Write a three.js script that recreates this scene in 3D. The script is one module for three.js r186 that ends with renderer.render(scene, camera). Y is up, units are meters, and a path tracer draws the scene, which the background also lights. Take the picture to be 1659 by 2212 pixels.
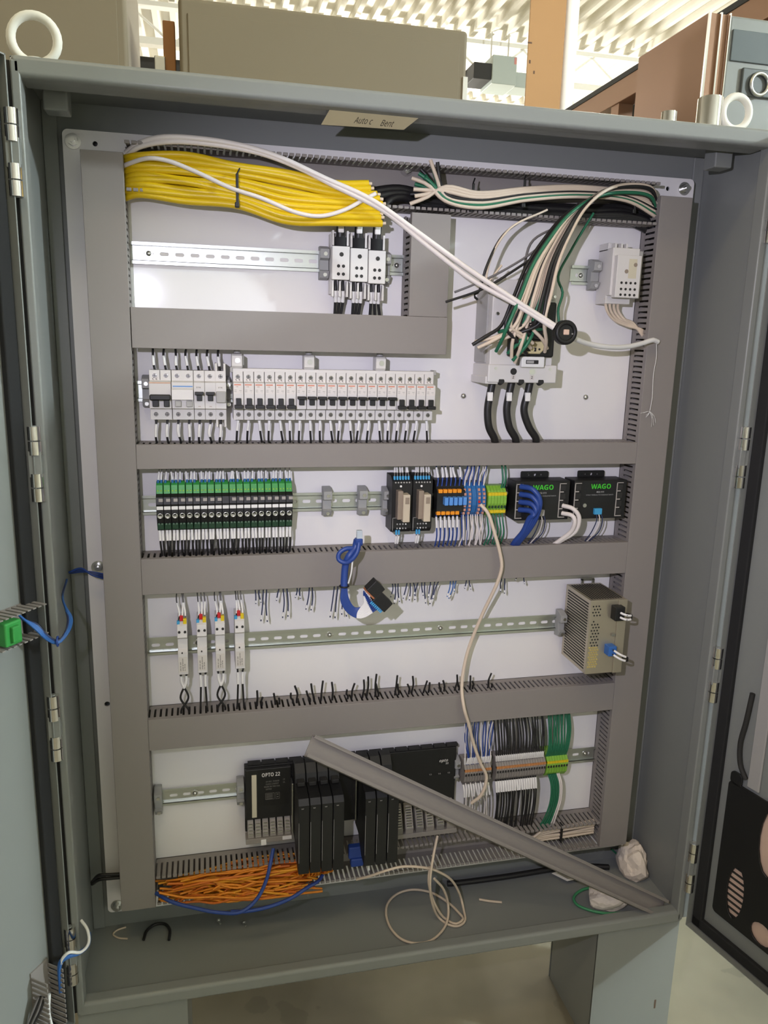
import * as THREE from 'three';
import { RoundedBoxGeometry } from 'three/addons/geometries/RoundedBoxGeometry.js';
import { mergeGeometries } from 'three/addons/utils/BufferGeometryUtils.js';
import { ImprovedNoise } from 'three/addons/math/ImprovedNoise.js';

// ---------------------------------------------------------------- camera, exposure, lamps
const scene = new THREE.Scene();
const camera = new THREE.PerspectiveCamera(66.98, 1659 / 2212, 0.02, 80);
camera.position.set(-0.3547, 1.4645, 1.4062);
camera.rotation.order = 'YXZ';
camera.rotation.set(-0.2152, -0.2295, 0.0254);
const renderer = new THREE.WebGLRenderer();
renderer.toneMapping = THREE.LinearToneMapping;
renderer.toneMappingExposure = 1.0;
renderer.shadowMap.enabled = true;
scene.background = new THREE.Color(0x101010);

const TORCH_POS = [-0.555, 1.61, 1.37], TORCH_COL = new THREE.Color().setRGB(0.81, 0.785, 0.97), TORCH_CD = 4.6;
const HALL_COL = new THREE.Color().setRGB(1.0, 0.97, 0.90);
const BAY_COL = new THREE.Color().setRGB(1.0, 0.80, 0.46), BAY_CD = 2.1, HALL_CD = 46;
const BAYS = [[-2.2, 2.1], [-0.7, 2.0]];
const HALL_FILL = [[-5, -10], [2, -10.2], [6.3, -10.6], [10.5, -10], [-2, -17.5], [4, -17], [10, -17], [2.4, -3.4], [6.5, -2.6], [-4.5, -3.5]];  // added lamps, placed out of view to brighten roof deck and hall
const COOL_COL = new THREE.Color().setRGB(0.82, 0.95, 1.0), COOL_CD = 142, COOL_POS = [7, 4.15, 3.4];

// ---------------------------------------------------------------- helpers (measures in millimetres)
const S = 0.001;
let seed = 20251;
const rnd = (a = 0, b = 1) => { seed = (seed * 1664525 + 1013904223) >>> 0; return a + (b - a) * (seed / 4294967296); };
const used = new Map(), bases = new WeakMap();
function numbered(n) { const k = used.get(n) || 0; used.set(n, k + 1); return k ? n + '_' + String(k).padStart(3, '0') : n; }
function clean(g) {
  const o = g.index ? g.toNonIndexed() : g;
  for (const k of Object.keys(o.attributes)) if (!['position', 'normal', 'uv'].includes(k)) o.deleteAttribute(k);
  if (!o.attributes.uv) o.setAttribute('uv', new THREE.BufferAttribute(new Float32Array(o.attributes.position.count * 2), 2));
  o.groups = []; o.morphAttributes = {}; return o;
}
const merge = list => { const f = list.flat(Infinity).map(clean); return f.length === 1 ? f[0] : mergeGeometries(f); };
function gBox(x0, x1, y0, y1, z0, z1, r = 0) {
  const w = Math.abs(x1 - x0) * S, h = Math.abs(y1 - y0) * S, d = Math.abs(z1 - z0) * S;
  const g = r ? new RoundedBoxGeometry(w, h, d, 2, Math.min(r * S, w / 2.02, h / 2.02, d / 2.02)) : new THREE.BoxGeometry(w, h, d);
  return g.translate((x0 + x1) / 2 * S, (y0 + y1) / 2 * S, (z0 + z1) / 2 * S);
}
const V3 = a => new THREE.Vector3(a[0] * S, a[1] * S, a[2] * S);
function gCyl(a, b, r, seg = 12, r2 = r) {
  const A = V3(a), B = V3(b), d = B.clone().sub(A), L = d.length();
  const g = new THREE.CylinderGeometry(r2 * S, r * S, L, seg);
  g.applyQuaternion(new THREE.Quaternion().setFromUnitVectors(new THREE.Vector3(0, 1, 0), d.normalize()));
  return g.translate((A.x + B.x) / 2, (A.y + B.y) / 2, (A.z + B.z) / 2);
}
function gTube(pts, r, rad = 7, n = 0) {
  const c = new THREE.CatmullRomCurve3(pts.map(V3), false, 'centripetal');
  const g = new THREE.TubeGeometry(c, n || Math.max(8, pts.length * 5), r * S, rad, false);
  const caps = [0, 1].map(t => {
    const q = new THREE.CircleGeometry(r * S, rad), tan = c.getTangentAt(t).multiplyScalar(t ? 1 : -1), p = c.getPointAt(t);
    q.applyQuaternion(new THREE.Quaternion().setFromUnitVectors(new THREE.Vector3(0, 0, 1), tan)); return q.translate(p.x, p.y, p.z);
  });
  return merge([g, ...caps]);
}
// a polygon in the y-z plane drawn as [y, z], given thickness along x
function gProfX(poly, x0, x1, bev = 0) {
  const s = new THREE.Shape(poly.map(p => new THREE.Vector2(-p[1] * S, p[0] * S)));
  const b = bev * S, g = new THREE.ExtrudeGeometry(s, { depth: (x1 - x0) * S - 2 * b, bevelEnabled: b > 0, bevelThickness: b, bevelSize: b, bevelOffset: -b, bevelSegments: 1, curveSegments: 6 });
  g.rotateY(Math.PI / 2); return g.translate(x0 * S + b, 0, 0);
}
// a polygon in the x-y plane with holes, given thickness along z
function gPlate(poly, holes, z0, z1, bev = 0) {
  const s = poly instanceof THREE.Shape ? poly : new THREE.Shape(poly.map(p => new THREE.Vector2(p[0] * S, p[1] * S)));
  for (const h of holes) s.holes.push(h);
  const b = bev * S, g = new THREE.ExtrudeGeometry(s, { depth: (z1 - z0) * S - 2 * b, bevelEnabled: b > 0, bevelThickness: b, bevelSize: b, bevelOffset: -b, bevelSegments: 1, curveSegments: 8 });
  return g.translate(0, 0, z0 * S + b);
}
function slot(x, y, w, h) { const r = Math.min(w, h) / 2 * S, p = new THREE.Path(), X = x * S, Y = y * S, a = (w / 2) * S, b = (h / 2) * S;
  p.moveTo(X - a + r, Y - b); p.lineTo(X + a - r, Y - b); p.absarc(X + a - r, Y - b + r, r, -Math.PI / 2, 0); p.lineTo(X + a, Y + b - r); p.absarc(X + a - r, Y + b - r, r, 0, Math.PI / 2);
  p.lineTo(X - a + r, Y + b); p.absarc(X - a + r, Y + b - r, r, Math.PI / 2, Math.PI); p.lineTo(X - a, Y - b + r); p.absarc(X - a + r, Y - b + r, r, Math.PI, 1.5 * Math.PI); return p; }
function rrect(x0, x1, y0, y1, r) { const s = new THREE.Shape(); x0 *= S; x1 *= S; y0 *= S; y1 *= S; r *= S;
  s.moveTo(x0 + r, y0); s.lineTo(x1 - r, y0); s.absarc(x1 - r, y0 + r, r, -Math.PI / 2, 0); s.lineTo(x1, y1 - r); s.absarc(x1 - r, y1 - r, r, 0, Math.PI / 2);
  s.lineTo(x0 + r, y1); s.absarc(x0 + r, y1 - r, r, Math.PI / 2, Math.PI); s.lineTo(x0, y0 + r); s.absarc(x0 + r, y0 + r, r, Math.PI, 1.5 * Math.PI); return s; }
function hole(x, y, r) { const p = new THREE.Path(); p.absarc(x * S, y * S, r * S, 0, Math.PI * 2, true); return p; }
function gPlane(x0, x1, y0, y1, z) { return new THREE.PlaneGeometry((x1 - x0) * S, (y1 - y0) * S).translate((x0 + x1) / 2 * S, (y0 + y1) / 2 * S, z * S); }
function gRing(c, R, r, axis = 'z', seg = 28) { const g = new THREE.TorusGeometry(R * S, r * S, 10, seg); if (axis === 'y') g.rotateX(Math.PI / 2); if (axis === 'x') g.rotateY(Math.PI / 2); return g.translate(c[0] * S, c[1] * S, c[2] * S); }

function thing(name, label, category, base, group) {
  const o = new THREE.Group(); o.name = numbered(name); o.position.copy(V3(base)); scene.add(o);
  o.userData = { label, category }; if (group) o.userData.group = group;
  bases.set(o, base); return o;
}
function mesh(name, geos, mat, shift) {
  const g = merge(Array.isArray(geos) ? geos : [geos]);
  if (shift) g.translate(-shift[0] * S, -shift[1] * S, -shift[2] * S);
  const m = new THREE.Mesh(g, mat); m.name = name; m.castShadow = m.receiveShadow = true; return m;
}
function part(t, name, geos, mat, label) {
  const b = bases.get(t), m = mesh(name, geos, mat, b); bases.set(m, b); t.add(m);
  if (label) m.userData.label = label; return m;
}
function each(t, name, geos, mat) { for (const g of geos) part(t, name, g, mat); }
function single(name, label, category, geos, mat, base, group) {
  const m = mesh(numbered(name), geos, mat, base); m.position.copy(V3(base)); scene.add(m);
  m.userData = { label, category }; if (group) m.userData.group = group; bases.set(m, base); return m;
}
function struct(name, geos, mat) { const m = mesh(name, geos, mat); scene.add(m); m.userData = { kind: 'structure' }; bases.set(m, [0, 0, 0]); return m; }
function copy(t, base, label, group) {
  const c = t.clone(); c.name = numbered(t.name.replace(/_\d{3}$/, '')); c.userData = { ...t.userData, label: label || t.userData.label };
  if (group) c.userData.group = group; c.position.copy(V3(base)); scene.add(c); bases.set(c, base); return c;
}
const ORD = ['first', 'second', 'third', 'fourth', 'fifth', 'sixth', 'seventh', 'eighth', 'ninth', 'tenth', 'eleventh', 'twelfth', 'thirteenth', 'fourteenth', 'fifteenth', 'sixteenth', 'seventeenth', 'eighteenth', 'nineteenth', 'twentieth'];

// ---------------------------------------------------------------- materials
const rgb = (r, g, b) => new THREE.Color().setRGB(r, g, b);
const mat = (r, g, b, rough = 0.6, o = {}) => new THREE.MeshStandardMaterial({ color: rgb(r, g, b), roughness: rough, ...o });
const noise = new ImprovedNoise();
function noiseTex(n, fn, srgb) {
  const d = new Uint8Array(n * n * 4);
  for (let y = 0; y < n; y++) for (let x = 0; x < n; x++) { const c = fn(x / n, y / n); for (let k = 0; k < 3; k++) d[(y * n + x) * 4 + k] = Math.max(0, Math.min(255, c[k])); d[(y * n + x) * 4 + 3] = 255; }
  const t = new THREE.DataTexture(d, n, n); t.wrapS = t.wrapT = THREE.RepeatWrapping; t.magFilter = t.minFilter = THREE.LinearFilter; if (srgb) t.colorSpace = THREE.SRGBColorSpace; t.needsUpdate = true; return t;
}
// tileable fractal noise
const fbm = (u, v, f, oct = 4, z = 0) => { let s = 0, a = 0.5; for (let o = 0; o < oct; o++) { const w = f * 2 ** o, fx = u, fy = v;
  const n00 = noise.noise(fx * w, fy * w, z), n10 = noise.noise((fx - 1) * w, fy * w, z), n01 = noise.noise(fx * w, (fy - 1) * w, z), n11 = noise.noise((fx - 1) * w, (fy - 1) * w, z);
  s += a * ((n00 * (1 - u) + n10 * u) * (1 - v) + (n01 * (1 - u) + n11 * u) * v); a *= 0.5; } return s; };
const concreteTex = noiseTex(512, (u, v) => { const a = fbm(u, v, 4, 5), b = fbm(u, v, 13, 3, 7); const k = 138 + a * 70 + (b > 0.22 ? -9 : 0); return [k, k * 0.955, k * 0.83]; }, true);
const peelTex = noiseTex(256, (u, v) => { const a = 128 + fbm(u, v, 42, 2) * 130; return [a, a, a]; });
const M = {
  grey: new THREE.MeshStandardMaterial({ color: rgb(0.235, 0.245, 0.235), roughness: 0.36, bumpMap: peelTex, bumpScale: 0.00006 }),
  panel: new THREE.MeshPhysicalMaterial({ color: rgb(0.80, 0.775, 0.775), roughness: 0.62, clearcoat: 0.3, clearcoatRoughness: 0.12 }),
  duct: mat(0.25, 0.226, 0.212, 0.6),
  rail: mat(0.60, 0.63, 0.60, 0.33, { metalness: 0.95 }),
  chrome: mat(0.82, 0.80, 0.78, 0.12, { metalness: 1 }),
  zinc: mat(0.62, 0.62, 0.60, 0.28, { metalness: 1 }),
  screwMetal: mat(0.36, 0.35, 0.34, 0.3, { metalness: 0.9 }),
  clamp: mat(0.33, 0.33, 0.325, 0.55),
  lightPlastic: mat(0.66, 0.635, 0.62, 0.45),
  greyPlastic: mat(0.36, 0.35, 0.34, 0.45),
  black: mat(0.0075, 0.0075, 0.008, 0.5),
  rubber: mat(0.012, 0.012, 0.013, 0.85),
  dark: mat(0.02, 0.019, 0.018, 0.7),
  green: mat(0.035, 0.27, 0.055, 0.4), darkGreen: mat(0.01, 0.045, 0.02, 0.45),
  white: mat(0.80, 0.79, 0.77, 0.5), tan: mat(0.66, 0.545, 0.43, 0.5), whiteWire: mat(0.76, 0.70, 0.67, 0.45),
  yellow: mat(0.74, 0.50, 0.008, 0.38), orange: mat(0.74, 0.24, 0.012, 0.45), orange2: mat(0.80, 0.33, 0.015, 0.45), orange3: mat(0.62, 0.15, 0.01, 0.45),
  blue: mat(0.018, 0.055, 0.26, 0.42), midBlue: mat(0.03, 0.13, 0.42, 0.42), sky: mat(0.05, 0.33, 0.62, 0.45), termBlue: mat(0.02, 0.13, 0.36, 0.45), relayBlue: mat(0.10, 0.30, 0.72, 0.4),
  wireBlack: mat(0.014, 0.013, 0.014, 0.45), wireGreen: mat(0.018, 0.15, 0.075, 0.42), wireGrey: mat(0.16, 0.15, 0.15, 0.5), wireDarkBlue: mat(0.02, 0.03, 0.09, 0.45),
  sleeve: mat(0.82, 0.80, 0.79, 0.5),
  levers: mat(0.85, 0.30, 0.012, 0.45), pinkDot: mat(0.55, 0.27, 0.2, 0.5), red: mat(0.55, 0.015, 0.02, 0.45), termYellow: mat(0.70, 0.52, 0.01, 0.45),
  lime: mat(0.22, 0.45, 0.05, 0.45), termGrey: mat(0.26, 0.235, 0.215, 0.5), termOrange: mat(0.50, 0.21, 0.07, 0.5),
  relayCan: mat(0.55, 0.47, 0.36, 0.3), relaySide: mat(0.34, 0.27, 0.22, 0.35, { metalness: 0.4 }),
  psu: mat(0.52, 0.47, 0.37, 0.36, { metalness: 0.75 }), gold: mat(0.60, 0.48, 0.16, 0.4, { metalness: 0.3 }),
  cream: mat(0.62, 0.53, 0.30, 0.5), tape: mat(0.60, 0.55, 0.42, 0.8),
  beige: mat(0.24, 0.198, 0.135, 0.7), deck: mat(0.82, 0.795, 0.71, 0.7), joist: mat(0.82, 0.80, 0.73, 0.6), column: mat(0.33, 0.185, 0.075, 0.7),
  wallPaint: mat(0.66, 0.64, 0.58, 0.9), copper: mat(0.27, 0.145, 0.082, 0.38, { metalness: 0.35 }), wood: mat(0.42, 0.20, 0.08, 0.75), rag: mat(0.80, 0.70, 0.60, 0.9),
  heater: mat(0.40, 0.45, 0.42, 0.6), peach: mat(0.66, 0.47, 0.37, 0.8), rust: mat(0.10, 0.06, 0.04, 0.9)
};
function canvasMat(w, h, draw, o = {}) {
  const c = document.createElement('canvas'); c.width = w; c.height = h; const g = c.getContext('2d'); draw(g, w, h);
  const t = new THREE.CanvasTexture(c); t.colorSpace = THREE.SRGBColorSpace;
  return new THREE.MeshStandardMaterial({ map: t, roughness: o.rough ?? 0.5, transparent: !!o.alpha, alphaTest: o.alpha ? 0.4 : 0 });
}

// ---------------------------------------------------------------- the hall
const floorMat = new THREE.MeshStandardMaterial({ map: concreteTex, roughness: 0.75 });
{
  const f = gBox(-12000, 16000, -200, 0, -30000, 10000), uv = f.attributes.uv, p = f.attributes.position;
  for (let i = 0; i < uv.count; i++) uv.setXY(i, p.getX(i) / 1.7, p.getZ(i) / 1.7);
  struct('floor', f, floorMat);
}
struct('ceiling', gBox(-12000, 16000, 5080, 5280, -30000, 10000), M.deck);
struct('wall_left', gBox(-12200, -12000, 0, 5280, -30000, 10000), M.wallPaint);
struct('wall_right', gBox(16000, 16200, 0, 5280, -30000, 10000), M.wallPaint);
struct('wall_back', gBox(-12200, 16200, 0, 5280, -30200, -30000), M.wallPaint);
struct('wall_front', gBox(-12200, 16200, 0, 5280, 10000, 10200), M.wallPaint);
{ // corrugated roof deck: one trapezoid rib after the other
  const t = thing('roof_deck', 'cream corrugated steel roof deck above the hall', 'roof', [0, 5000, -14000]);
  const rib = merge([gPlate([[-45, 5080], [-30, 5000], [30, 5000], [45, 5080]], [], -29900, -300)]).translate(0, -5, 14);
  for (let x = -2400, k = 0; x <= 15600; x += 200, k++) { const m = new THREE.Mesh(rib, M.deck); m.name = 'deck_rib'; m.position.x = x * S; m.castShadow = m.receiveShadow = true; t.add(m); }
}
for (const [i, z] of [-8200, -10400, -12800, -15600, -18600, -22500].entries()) { // bar joists along x
  const y = 4960, t = thing('roof_joist', `white open-web roof joist, ${ORD[i]} counted from the camera`, 'joist', [6000, y - 380, z], 'roof joists');
  part(t, 'top_chord', gBox(-2500, 15800, y - 45, y, z - 60, z + 60), M.joist);
  part(t, 'bottom_chord', gBox(-2500, 15800, y - 420, y - 350, z - 60, z + 60), M.joist);
  const web = []; for (let x = -2400, k = 0; x < 15600; x += 450, k++) web.push(gCyl([x, k % 2 ? y - 40 : y - 380, z], [x + 450, k % 2 ? y - 380 : y - 40, z], 14, 6));
  part(t, 'web_rods', web, M.joist);
}
function bay(x, y, z, col, cd, label, r = 220) {
  const t = thing('high_bay_lamp', label, 'lamp', [x * 1000, y * 1000, z * 1000]);
  part(t, 'hanger', gCyl([x * 1000, y * 1000 + r, z * 1000], [x * 1000, 5090, z * 1000], 10, 6), M.zinc);
  const b = part(t, 'glowing_globe', new THREE.SphereGeometry(r * S, 20, 14).translate(x, y, z), new THREE.MeshStandardMaterial({ color: 0xffffff, emissive: col, emissiveIntensity: 3 }));
  b.castShadow = false;
  const l = new THREE.PointLight(col, cd); l.position.set(0, 0, 0); l.castShadow = true; l.shadow.radius = 9; t.add(l); l.name = 'lamp_light';
}
for (const [i, [x, z]] of BAYS.entries()) bay(x, 4.2, z, BAY_COL, BAY_CD, `warm globe lamp behind the camera, ${ORD[i]} from the left`);
for (const [i, [x, z]] of HALL_FILL.entries()) bay(x, z > -5 ? 4.3 : 3.2, z, HALL_COL, z > -5 ? HALL_CD * 0.16 : HALL_CD, `added unseen globe lamp brightening the hall beyond the enclosure, ${ORD[i]} of ten`);
bay(...COOL_POS, COOL_COL, COOL_CD, 'cool white globe lamp hanging right of the enclosure');
{ // flashlight beside the camera
  const [x, y, z] = TORCH_POS.map(v => v * 1000), d = new THREE.Vector3(0.53, -0.22, -0.82).normalize();
  const a = k => [x + d.x * k, y + d.y * k, z + d.z * k];
  const t = thing('flashlight', 'small black flashlight held up beside the camera', 'flashlight', [x, y, z]);
  part(t, 'barrel', [gCyl(a(-120), a(-30), 11, 14), gCyl(a(-30), a(-8), 12, 16, 16)], M.black);
  part(t, 'lens', gCyl(a(-8), a(-5), 14, 18), new THREE.MeshStandardMaterial({ color: 0xffffff, emissive: TORCH_COL, emissiveIntensity: 4 }));
  const l = new THREE.SpotLight(TORCH_COL, TORCH_CD, 0, 0.69, 1); l.name = 'flashlight_beam'; l.position.set(0, 0, 0); l.castShadow = true; l.shadow.radius = 0.55;
  l.target.position.set(d.x, d.y, d.z); l.target.name = 'flashlight_aim'; t.add(l); t.add(l.target);
}

// things beyond the enclosure
function beigeCabinet(x0, x1, h, z, depth, label) {
  const t = thing('steel_cabinet', label, 'cabinet', [(x0 + x1) / 2, 0, z - depth / 2]);
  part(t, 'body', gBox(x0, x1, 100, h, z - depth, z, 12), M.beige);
  part(t, 'plinth', gBox(x0 + 10, x1 - 10, 0, 102, z - depth + 10, z - 10), M.dark);
  part(t, 'rear_cover', gBox(x0 + 25, x1 - 25, 140, h - 40, z - 1, z + 3, 1), M.beige);
  return t;
}
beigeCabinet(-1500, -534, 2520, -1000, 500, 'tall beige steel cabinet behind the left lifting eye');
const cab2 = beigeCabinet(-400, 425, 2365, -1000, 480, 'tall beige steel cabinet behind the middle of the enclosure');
part(cab2, 'edge_trim', gBox(414, 428, 300, 2240, -1004, -996), M.joist, 'pale vertical trim strip');
{
  const t = thing('wooden_post', 'narrow orange-brown wooden post between the beige cabinets', 'post', [-440, 0, -1100]);
  part(t, 'post', gBox(-445, -412, 0, 2330, -1120, -1080, 3), M.wood);
  part(t, 'bracket', gBox(-470, -440, 2190, 2235, -1110, -1070, 3), M.zinc);
}
{
  const t = thing('storage_rack', 'dark loaded storage rack far off between the cabinets', 'rack', [-900, 0, -9000]);
  for (const x of [-1500, -260]) part(t, 'upright', gBox(x - 40, x + 40, 0, 4100, -9040, -8960), M.dark);
  for (const y of [1500, 3000, 4050]) part(t, 'beam', gBox(-1500, -260, y, y + 110, -9040, -8960), M.greyPlastic);
  part(t, 'load', gBox(-1450, -300, 4160, 4620, -9300, -8800, 20), M.dark);
}
{
  const t = thing('steel_column', 'orange painted steel column holding the roof', 'column', [2500, 0, -5900]);
  part(t, 'flange', [gBox(2470, 2800, 0, 4960, -5620, -5600), gBox(2640, 2790, 0, 4960, -6000, -5980)], M.column);
  part(t, 'web', gBox(2620, 2650, 0, 4960, -5990, -5610), M.column);
  const s = []; for (const [y, w, h, x] of [[4050, 40, 14, 2290], [3900, 16, 28, 2300], [3820, 15, 25, 2345], [3480, 24, 40, 2310], [3440, 40, 30, 2400], [3400, 26, 24, 2360]]) s.push(gBox(x + 190 - w / 2, x + 190 + w / 2, y - h / 2, y + h / 2, -5601, -5598.5, 1));
  part(t, 'paint_chip', s, M.rust);
  const p = thing('downpipe', 'white drain pipe running down beside the orange column', 'pipe', [2875, 0, -5640]);
  part(p, 'pipe', gCyl([2875, 0, -5640], [2875, 4960, -5640], 62, 20), M.white);
  part(p, 'clamp', gBox(2805, 2945, 3300, 3330, -5710, -5570, 4), M.zinc);
  const c = thing('floodlight', 'small grey floodlight fixed to the orange column', 'light', [2525, 3240, -5560]);
  part(c, 'housing', gBox(2465, 2585, 3200, 3290, -5570, -5490, 10), M.greyPlastic);
  part(c, 'yoke', [gRing([2430, 3220, -5530], 55, 6, 'z'), gCyl([2495, 3290, -5530], [2615, 3330, -5530], 7, 8), gBox(2515, 2535, 3220, 3240, -5600, -5560)], M.dark);
}
{
  const t = thing('unit_heater', 'grey-green unit heater hanging from the roof joists', 'heater', [3080, 4370, -8000]);
  part(t, 'casing', gBox(2935, 3230, 4400, 4700, -8200, -7800, 8), M.heater);
  part(t, 'louvre_hood', gBox(2720, 2935, 4440, 4610, -8180, -7820, 6), M.dark);
  part(t, 'flue_box', gBox(3230, 3490, 4400, 4560, -8150, -7850, 6), M.heater);
  part(t, 'label_patch', gBox(3195, 3222, 4620, 4690, -7799, -7797), mat(0.6, 0.25, 0.22));
  for (const x of [2980, 3190]) part(t, 'hanger_rod', gCyl([x, 4700, -8000], [x, 5005, -8000], 9, 6), M.zinc);
}
{ // copper coloured machine housing receding on the right
  const t = thing('machine_housing', 'brown copper-toned machine housing with sloping top line behind the enclosure', 'machine', [2300, 0, -2600]);
  part(t, 'side_panel', gBox(2020, 2700, 0, 2700, -3000, -1250, 6), M.copper);
  part(t, 'top_rail', gBox(1990, 2100, 2840, 2960, -4000, -1250, 5), M.copper);
  part(t, 'rear_frame', gBox(2030, 2120, 0, 2845, -4000, -3900, 4), M.copper);
  for (const z of [-3060, -2100, -1300]) part(t, 'post', gBox(2000, 2090, 2690, 2850, z - 45, z + 45, 3), M.copper);
  part(t, 'inner_wall', gBox(2450, 2500, 0, 2840, -3990, -3000), M.dark);
  part(t, 'upper_panel', gBox(2050, 2080, 2690, 2850, -2090, -1260), M.copper);
  part(t, 'roof_edge', gBox(1985, 2720, 2955, 2985, -4010, -1240, 4), M.dark);
}
{
  const t = thing('stainless_cabinet', 'grey steel cabinet with bright edges at the far right behind', 'cabinet', [1300, 0, -700]);
  part(t, 'body', gBox(985, 1600, 100, 2310, -1000, -560, 8), M.grey);
  each(t, 'edge_trim', [gBox(925, 931, 100, 2312, -566, -560), gBox(957, 962, 100, 2312, -564, -558), gBox(983, 986, 100, 2312, -562, -556)], M.chrome);
  part(t, 'side_return', gBox(926, 985, 100, 2310, -900, -564), M.copper);
  part(t, 'window_band', gBox(996, 1590, 2203, 2277, -560, -556, 3), mat(0.10, 0.12, 0.13, 0.25));
  part(t, 'plinth', gBox(990, 1590, 0, 102, -990, -570), M.dark);
  const h = part(t, 'latch_plate', gBox(1034, 1150, 2122, 2190, -560, -552, 8), mat(0.08, 0.09, 0.09, 0.4));
  h.add(mesh('pull_ring', gRing([1085, 2152, -548], 26, 5), M.zinc, bases.get(t)));
}

// ---------------------------------------------------------------- the enclosure
const enc = thing('electrical_enclosure', 'open grey two-door steel electrical enclosure on two floor legs', 'enclosure', [0, 0, 75]);
part(enc, 'back_wall', gBox(-600, 600, 287, 1830, -29, -27), M.grey);
part(enc, 'top_wall', gBox(-600, 600, 1828, 1830, -28, 172), M.grey);
part(enc, 'bottom_wall', gBox(-600, 600, 287, 299, -28, 172), M.grey);
part(enc, 'side_wall', gBox(-600, -598, 288, 1829, -28, 172), M.grey);
part(enc, 'side_wall', gBox(598, 600, 288, 1829, -28, 172), M.grey);
part(enc, 'front_lip', [gBox(-600, 600, 1803, 1831, 150, 178, 7)], M.grey);
part(enc, 'front_lip', [gBox(-600, 600, 286, 314, 150, 178, 7)], M.grey);
for (const s of [-1, 1]) part(enc, 'front_lip', gBox(s * 600, s * 587, 292, 1825, 150, 178, 3), M.grey);
part(enc, 'top_flange', gBox(-590, 590, 1805, 1807, 120, 160), M.grey);
// rolled rear seams, corner gussets
each(enc, 'seam', [gBox(-598, -575, 300, 1828, -27, -22, 2), gBox(575, 598, 300, 1828, -27, -22, 2)], M.grey);
for (const s of [-1, 1]) part(enc, 'corner_bracket', gBox(s * 540, s * 575, 1785, 1828, 60, 95, 3), M.grey);
for (const [i, [x, y]] of [[-549, 1765], [544, 1765], [-547, 366], [546, 366]].entries()) part(enc, 'panel_stud', gCyl([x, y, -27], [x, y, -2], 9, 12), M.zinc);
// hinges
for (const s of [-1, 1]) for (const y of [1705, 1276, 850, 424]) {
  const h = part(enc, 'hinge', [gBox(s * 592, s * 611, y - 20, y + 20, 176, 190, 2), gCyl([s * 601, y - 57, 184], [s * 601, y + 57, 184], 4, 10)], M.grey);
  for (const k of [-46, -24, 24, 46]) { const c = mesh('hinge_knuckle', [gCyl([s * 601, y + k - 10, 184], [s * 601, y + k + 10, 184], 9.5, 18), gBox(s * 596, s * 607, y + k - 9, y + k + 9, 174, 184)], M.chrome, bases.get(enc)); h.add(c); }
}
for (const s of [-1, 1]) part(enc, 'gap_filler_strip', gBox(s * 599.5, s * 613, 294, 1824, 158, 174, 1), s < 0 ? M.dark : M.grey);  // added strips that stop light leaking through the door gaps, left one dark
// floor legs: front plate with inner return
for (const s of [-1, 1]) part(enc, 'leg', [gBox(s * 412, s * 600, 0, 288, 166, 170), gBox(s * 412, s * 415, 0, 288, -20, 168), gBox(s * 597, s * 600, 0, 288, -25, 168), gBox(s * 412, s * 600, 0, 288, -27, -24)], M.grey);
part(enc, 'leg_scratch', gBox(562, 566, 70, 92, 169.5, 170.4), M.rust);
// lifting eyes and sleeves on the roof
for (const [x, z] of [[-578, 110], [588, 70]]) {
  const e = part(enc, 'lifting_eye', [gRing([x, x < 0 ? 1872 : 1884, z], x < 0 ? 31 : 27, 6.5, x < 0 ? 'z' : 'z'), gCyl([x, 1829, z], [x, 1846, z], 15, 16)], M.joist, 'pale painted lifting ring');
}
part(enc, 'roof_sleeve', [gCyl([540, 1830, 62], [540, 1905, 62], 22, 28), gCyl([540, 1905, 62], [540, 1907, 62], 19, 28)], M.chrome, 'bright metal sleeve');
part(enc, 'roof_sleeve', [gCyl([455, 1830, 70], [455, 1874, 70], 13, 20)], M.chrome, 'short bright metal sleeve');
// doors, built closed about their hinge and swung open
function door(s, deg) {
  const R = (x0, x1, y0, y1, z0, z1, r = 0) => gBox(s * x0, s * x1, y0, y1, z0, z1, r);
  const th = deg * Math.PI / 180, W = 596, H0 = 290, H1 = 1826;
  const d = mesh('door', [R(0, W, H0, H1, 18, 20), R(0, 2, H0, H1, -4, 19), R(W - 2, W, H0, H1, -4, 19), R(0, W, H0, H0 + 2, -4, 19), R(0, W, H1 - 2, H1, -4, 19)], M.grey);
  d.position.set(-s * 0.6045, 0, 0.188 - 0.075); d.rotation.y = -s * th; enc.add(d);
  const kid = (n, g, m) => { const k = mesh(n, g, m); d.add(k); return k; };
  kid('gasket', [R(4, 27, H0 + 4, H1 - 4, 7, 18, 3), R(W - 27, W - 4, H0 + 4, H1 - 4, 7, 18, 3), R(4, W - 4, H0 + 4, H0 + 27, 7, 18, 3), R(4, W - 4, H1 - 27, H1 - 4, 7, 18, 3)], M.rubber);
  return kid;
}
const kidL = door(1, 125);
const kidR = door(-1, 103);
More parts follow.
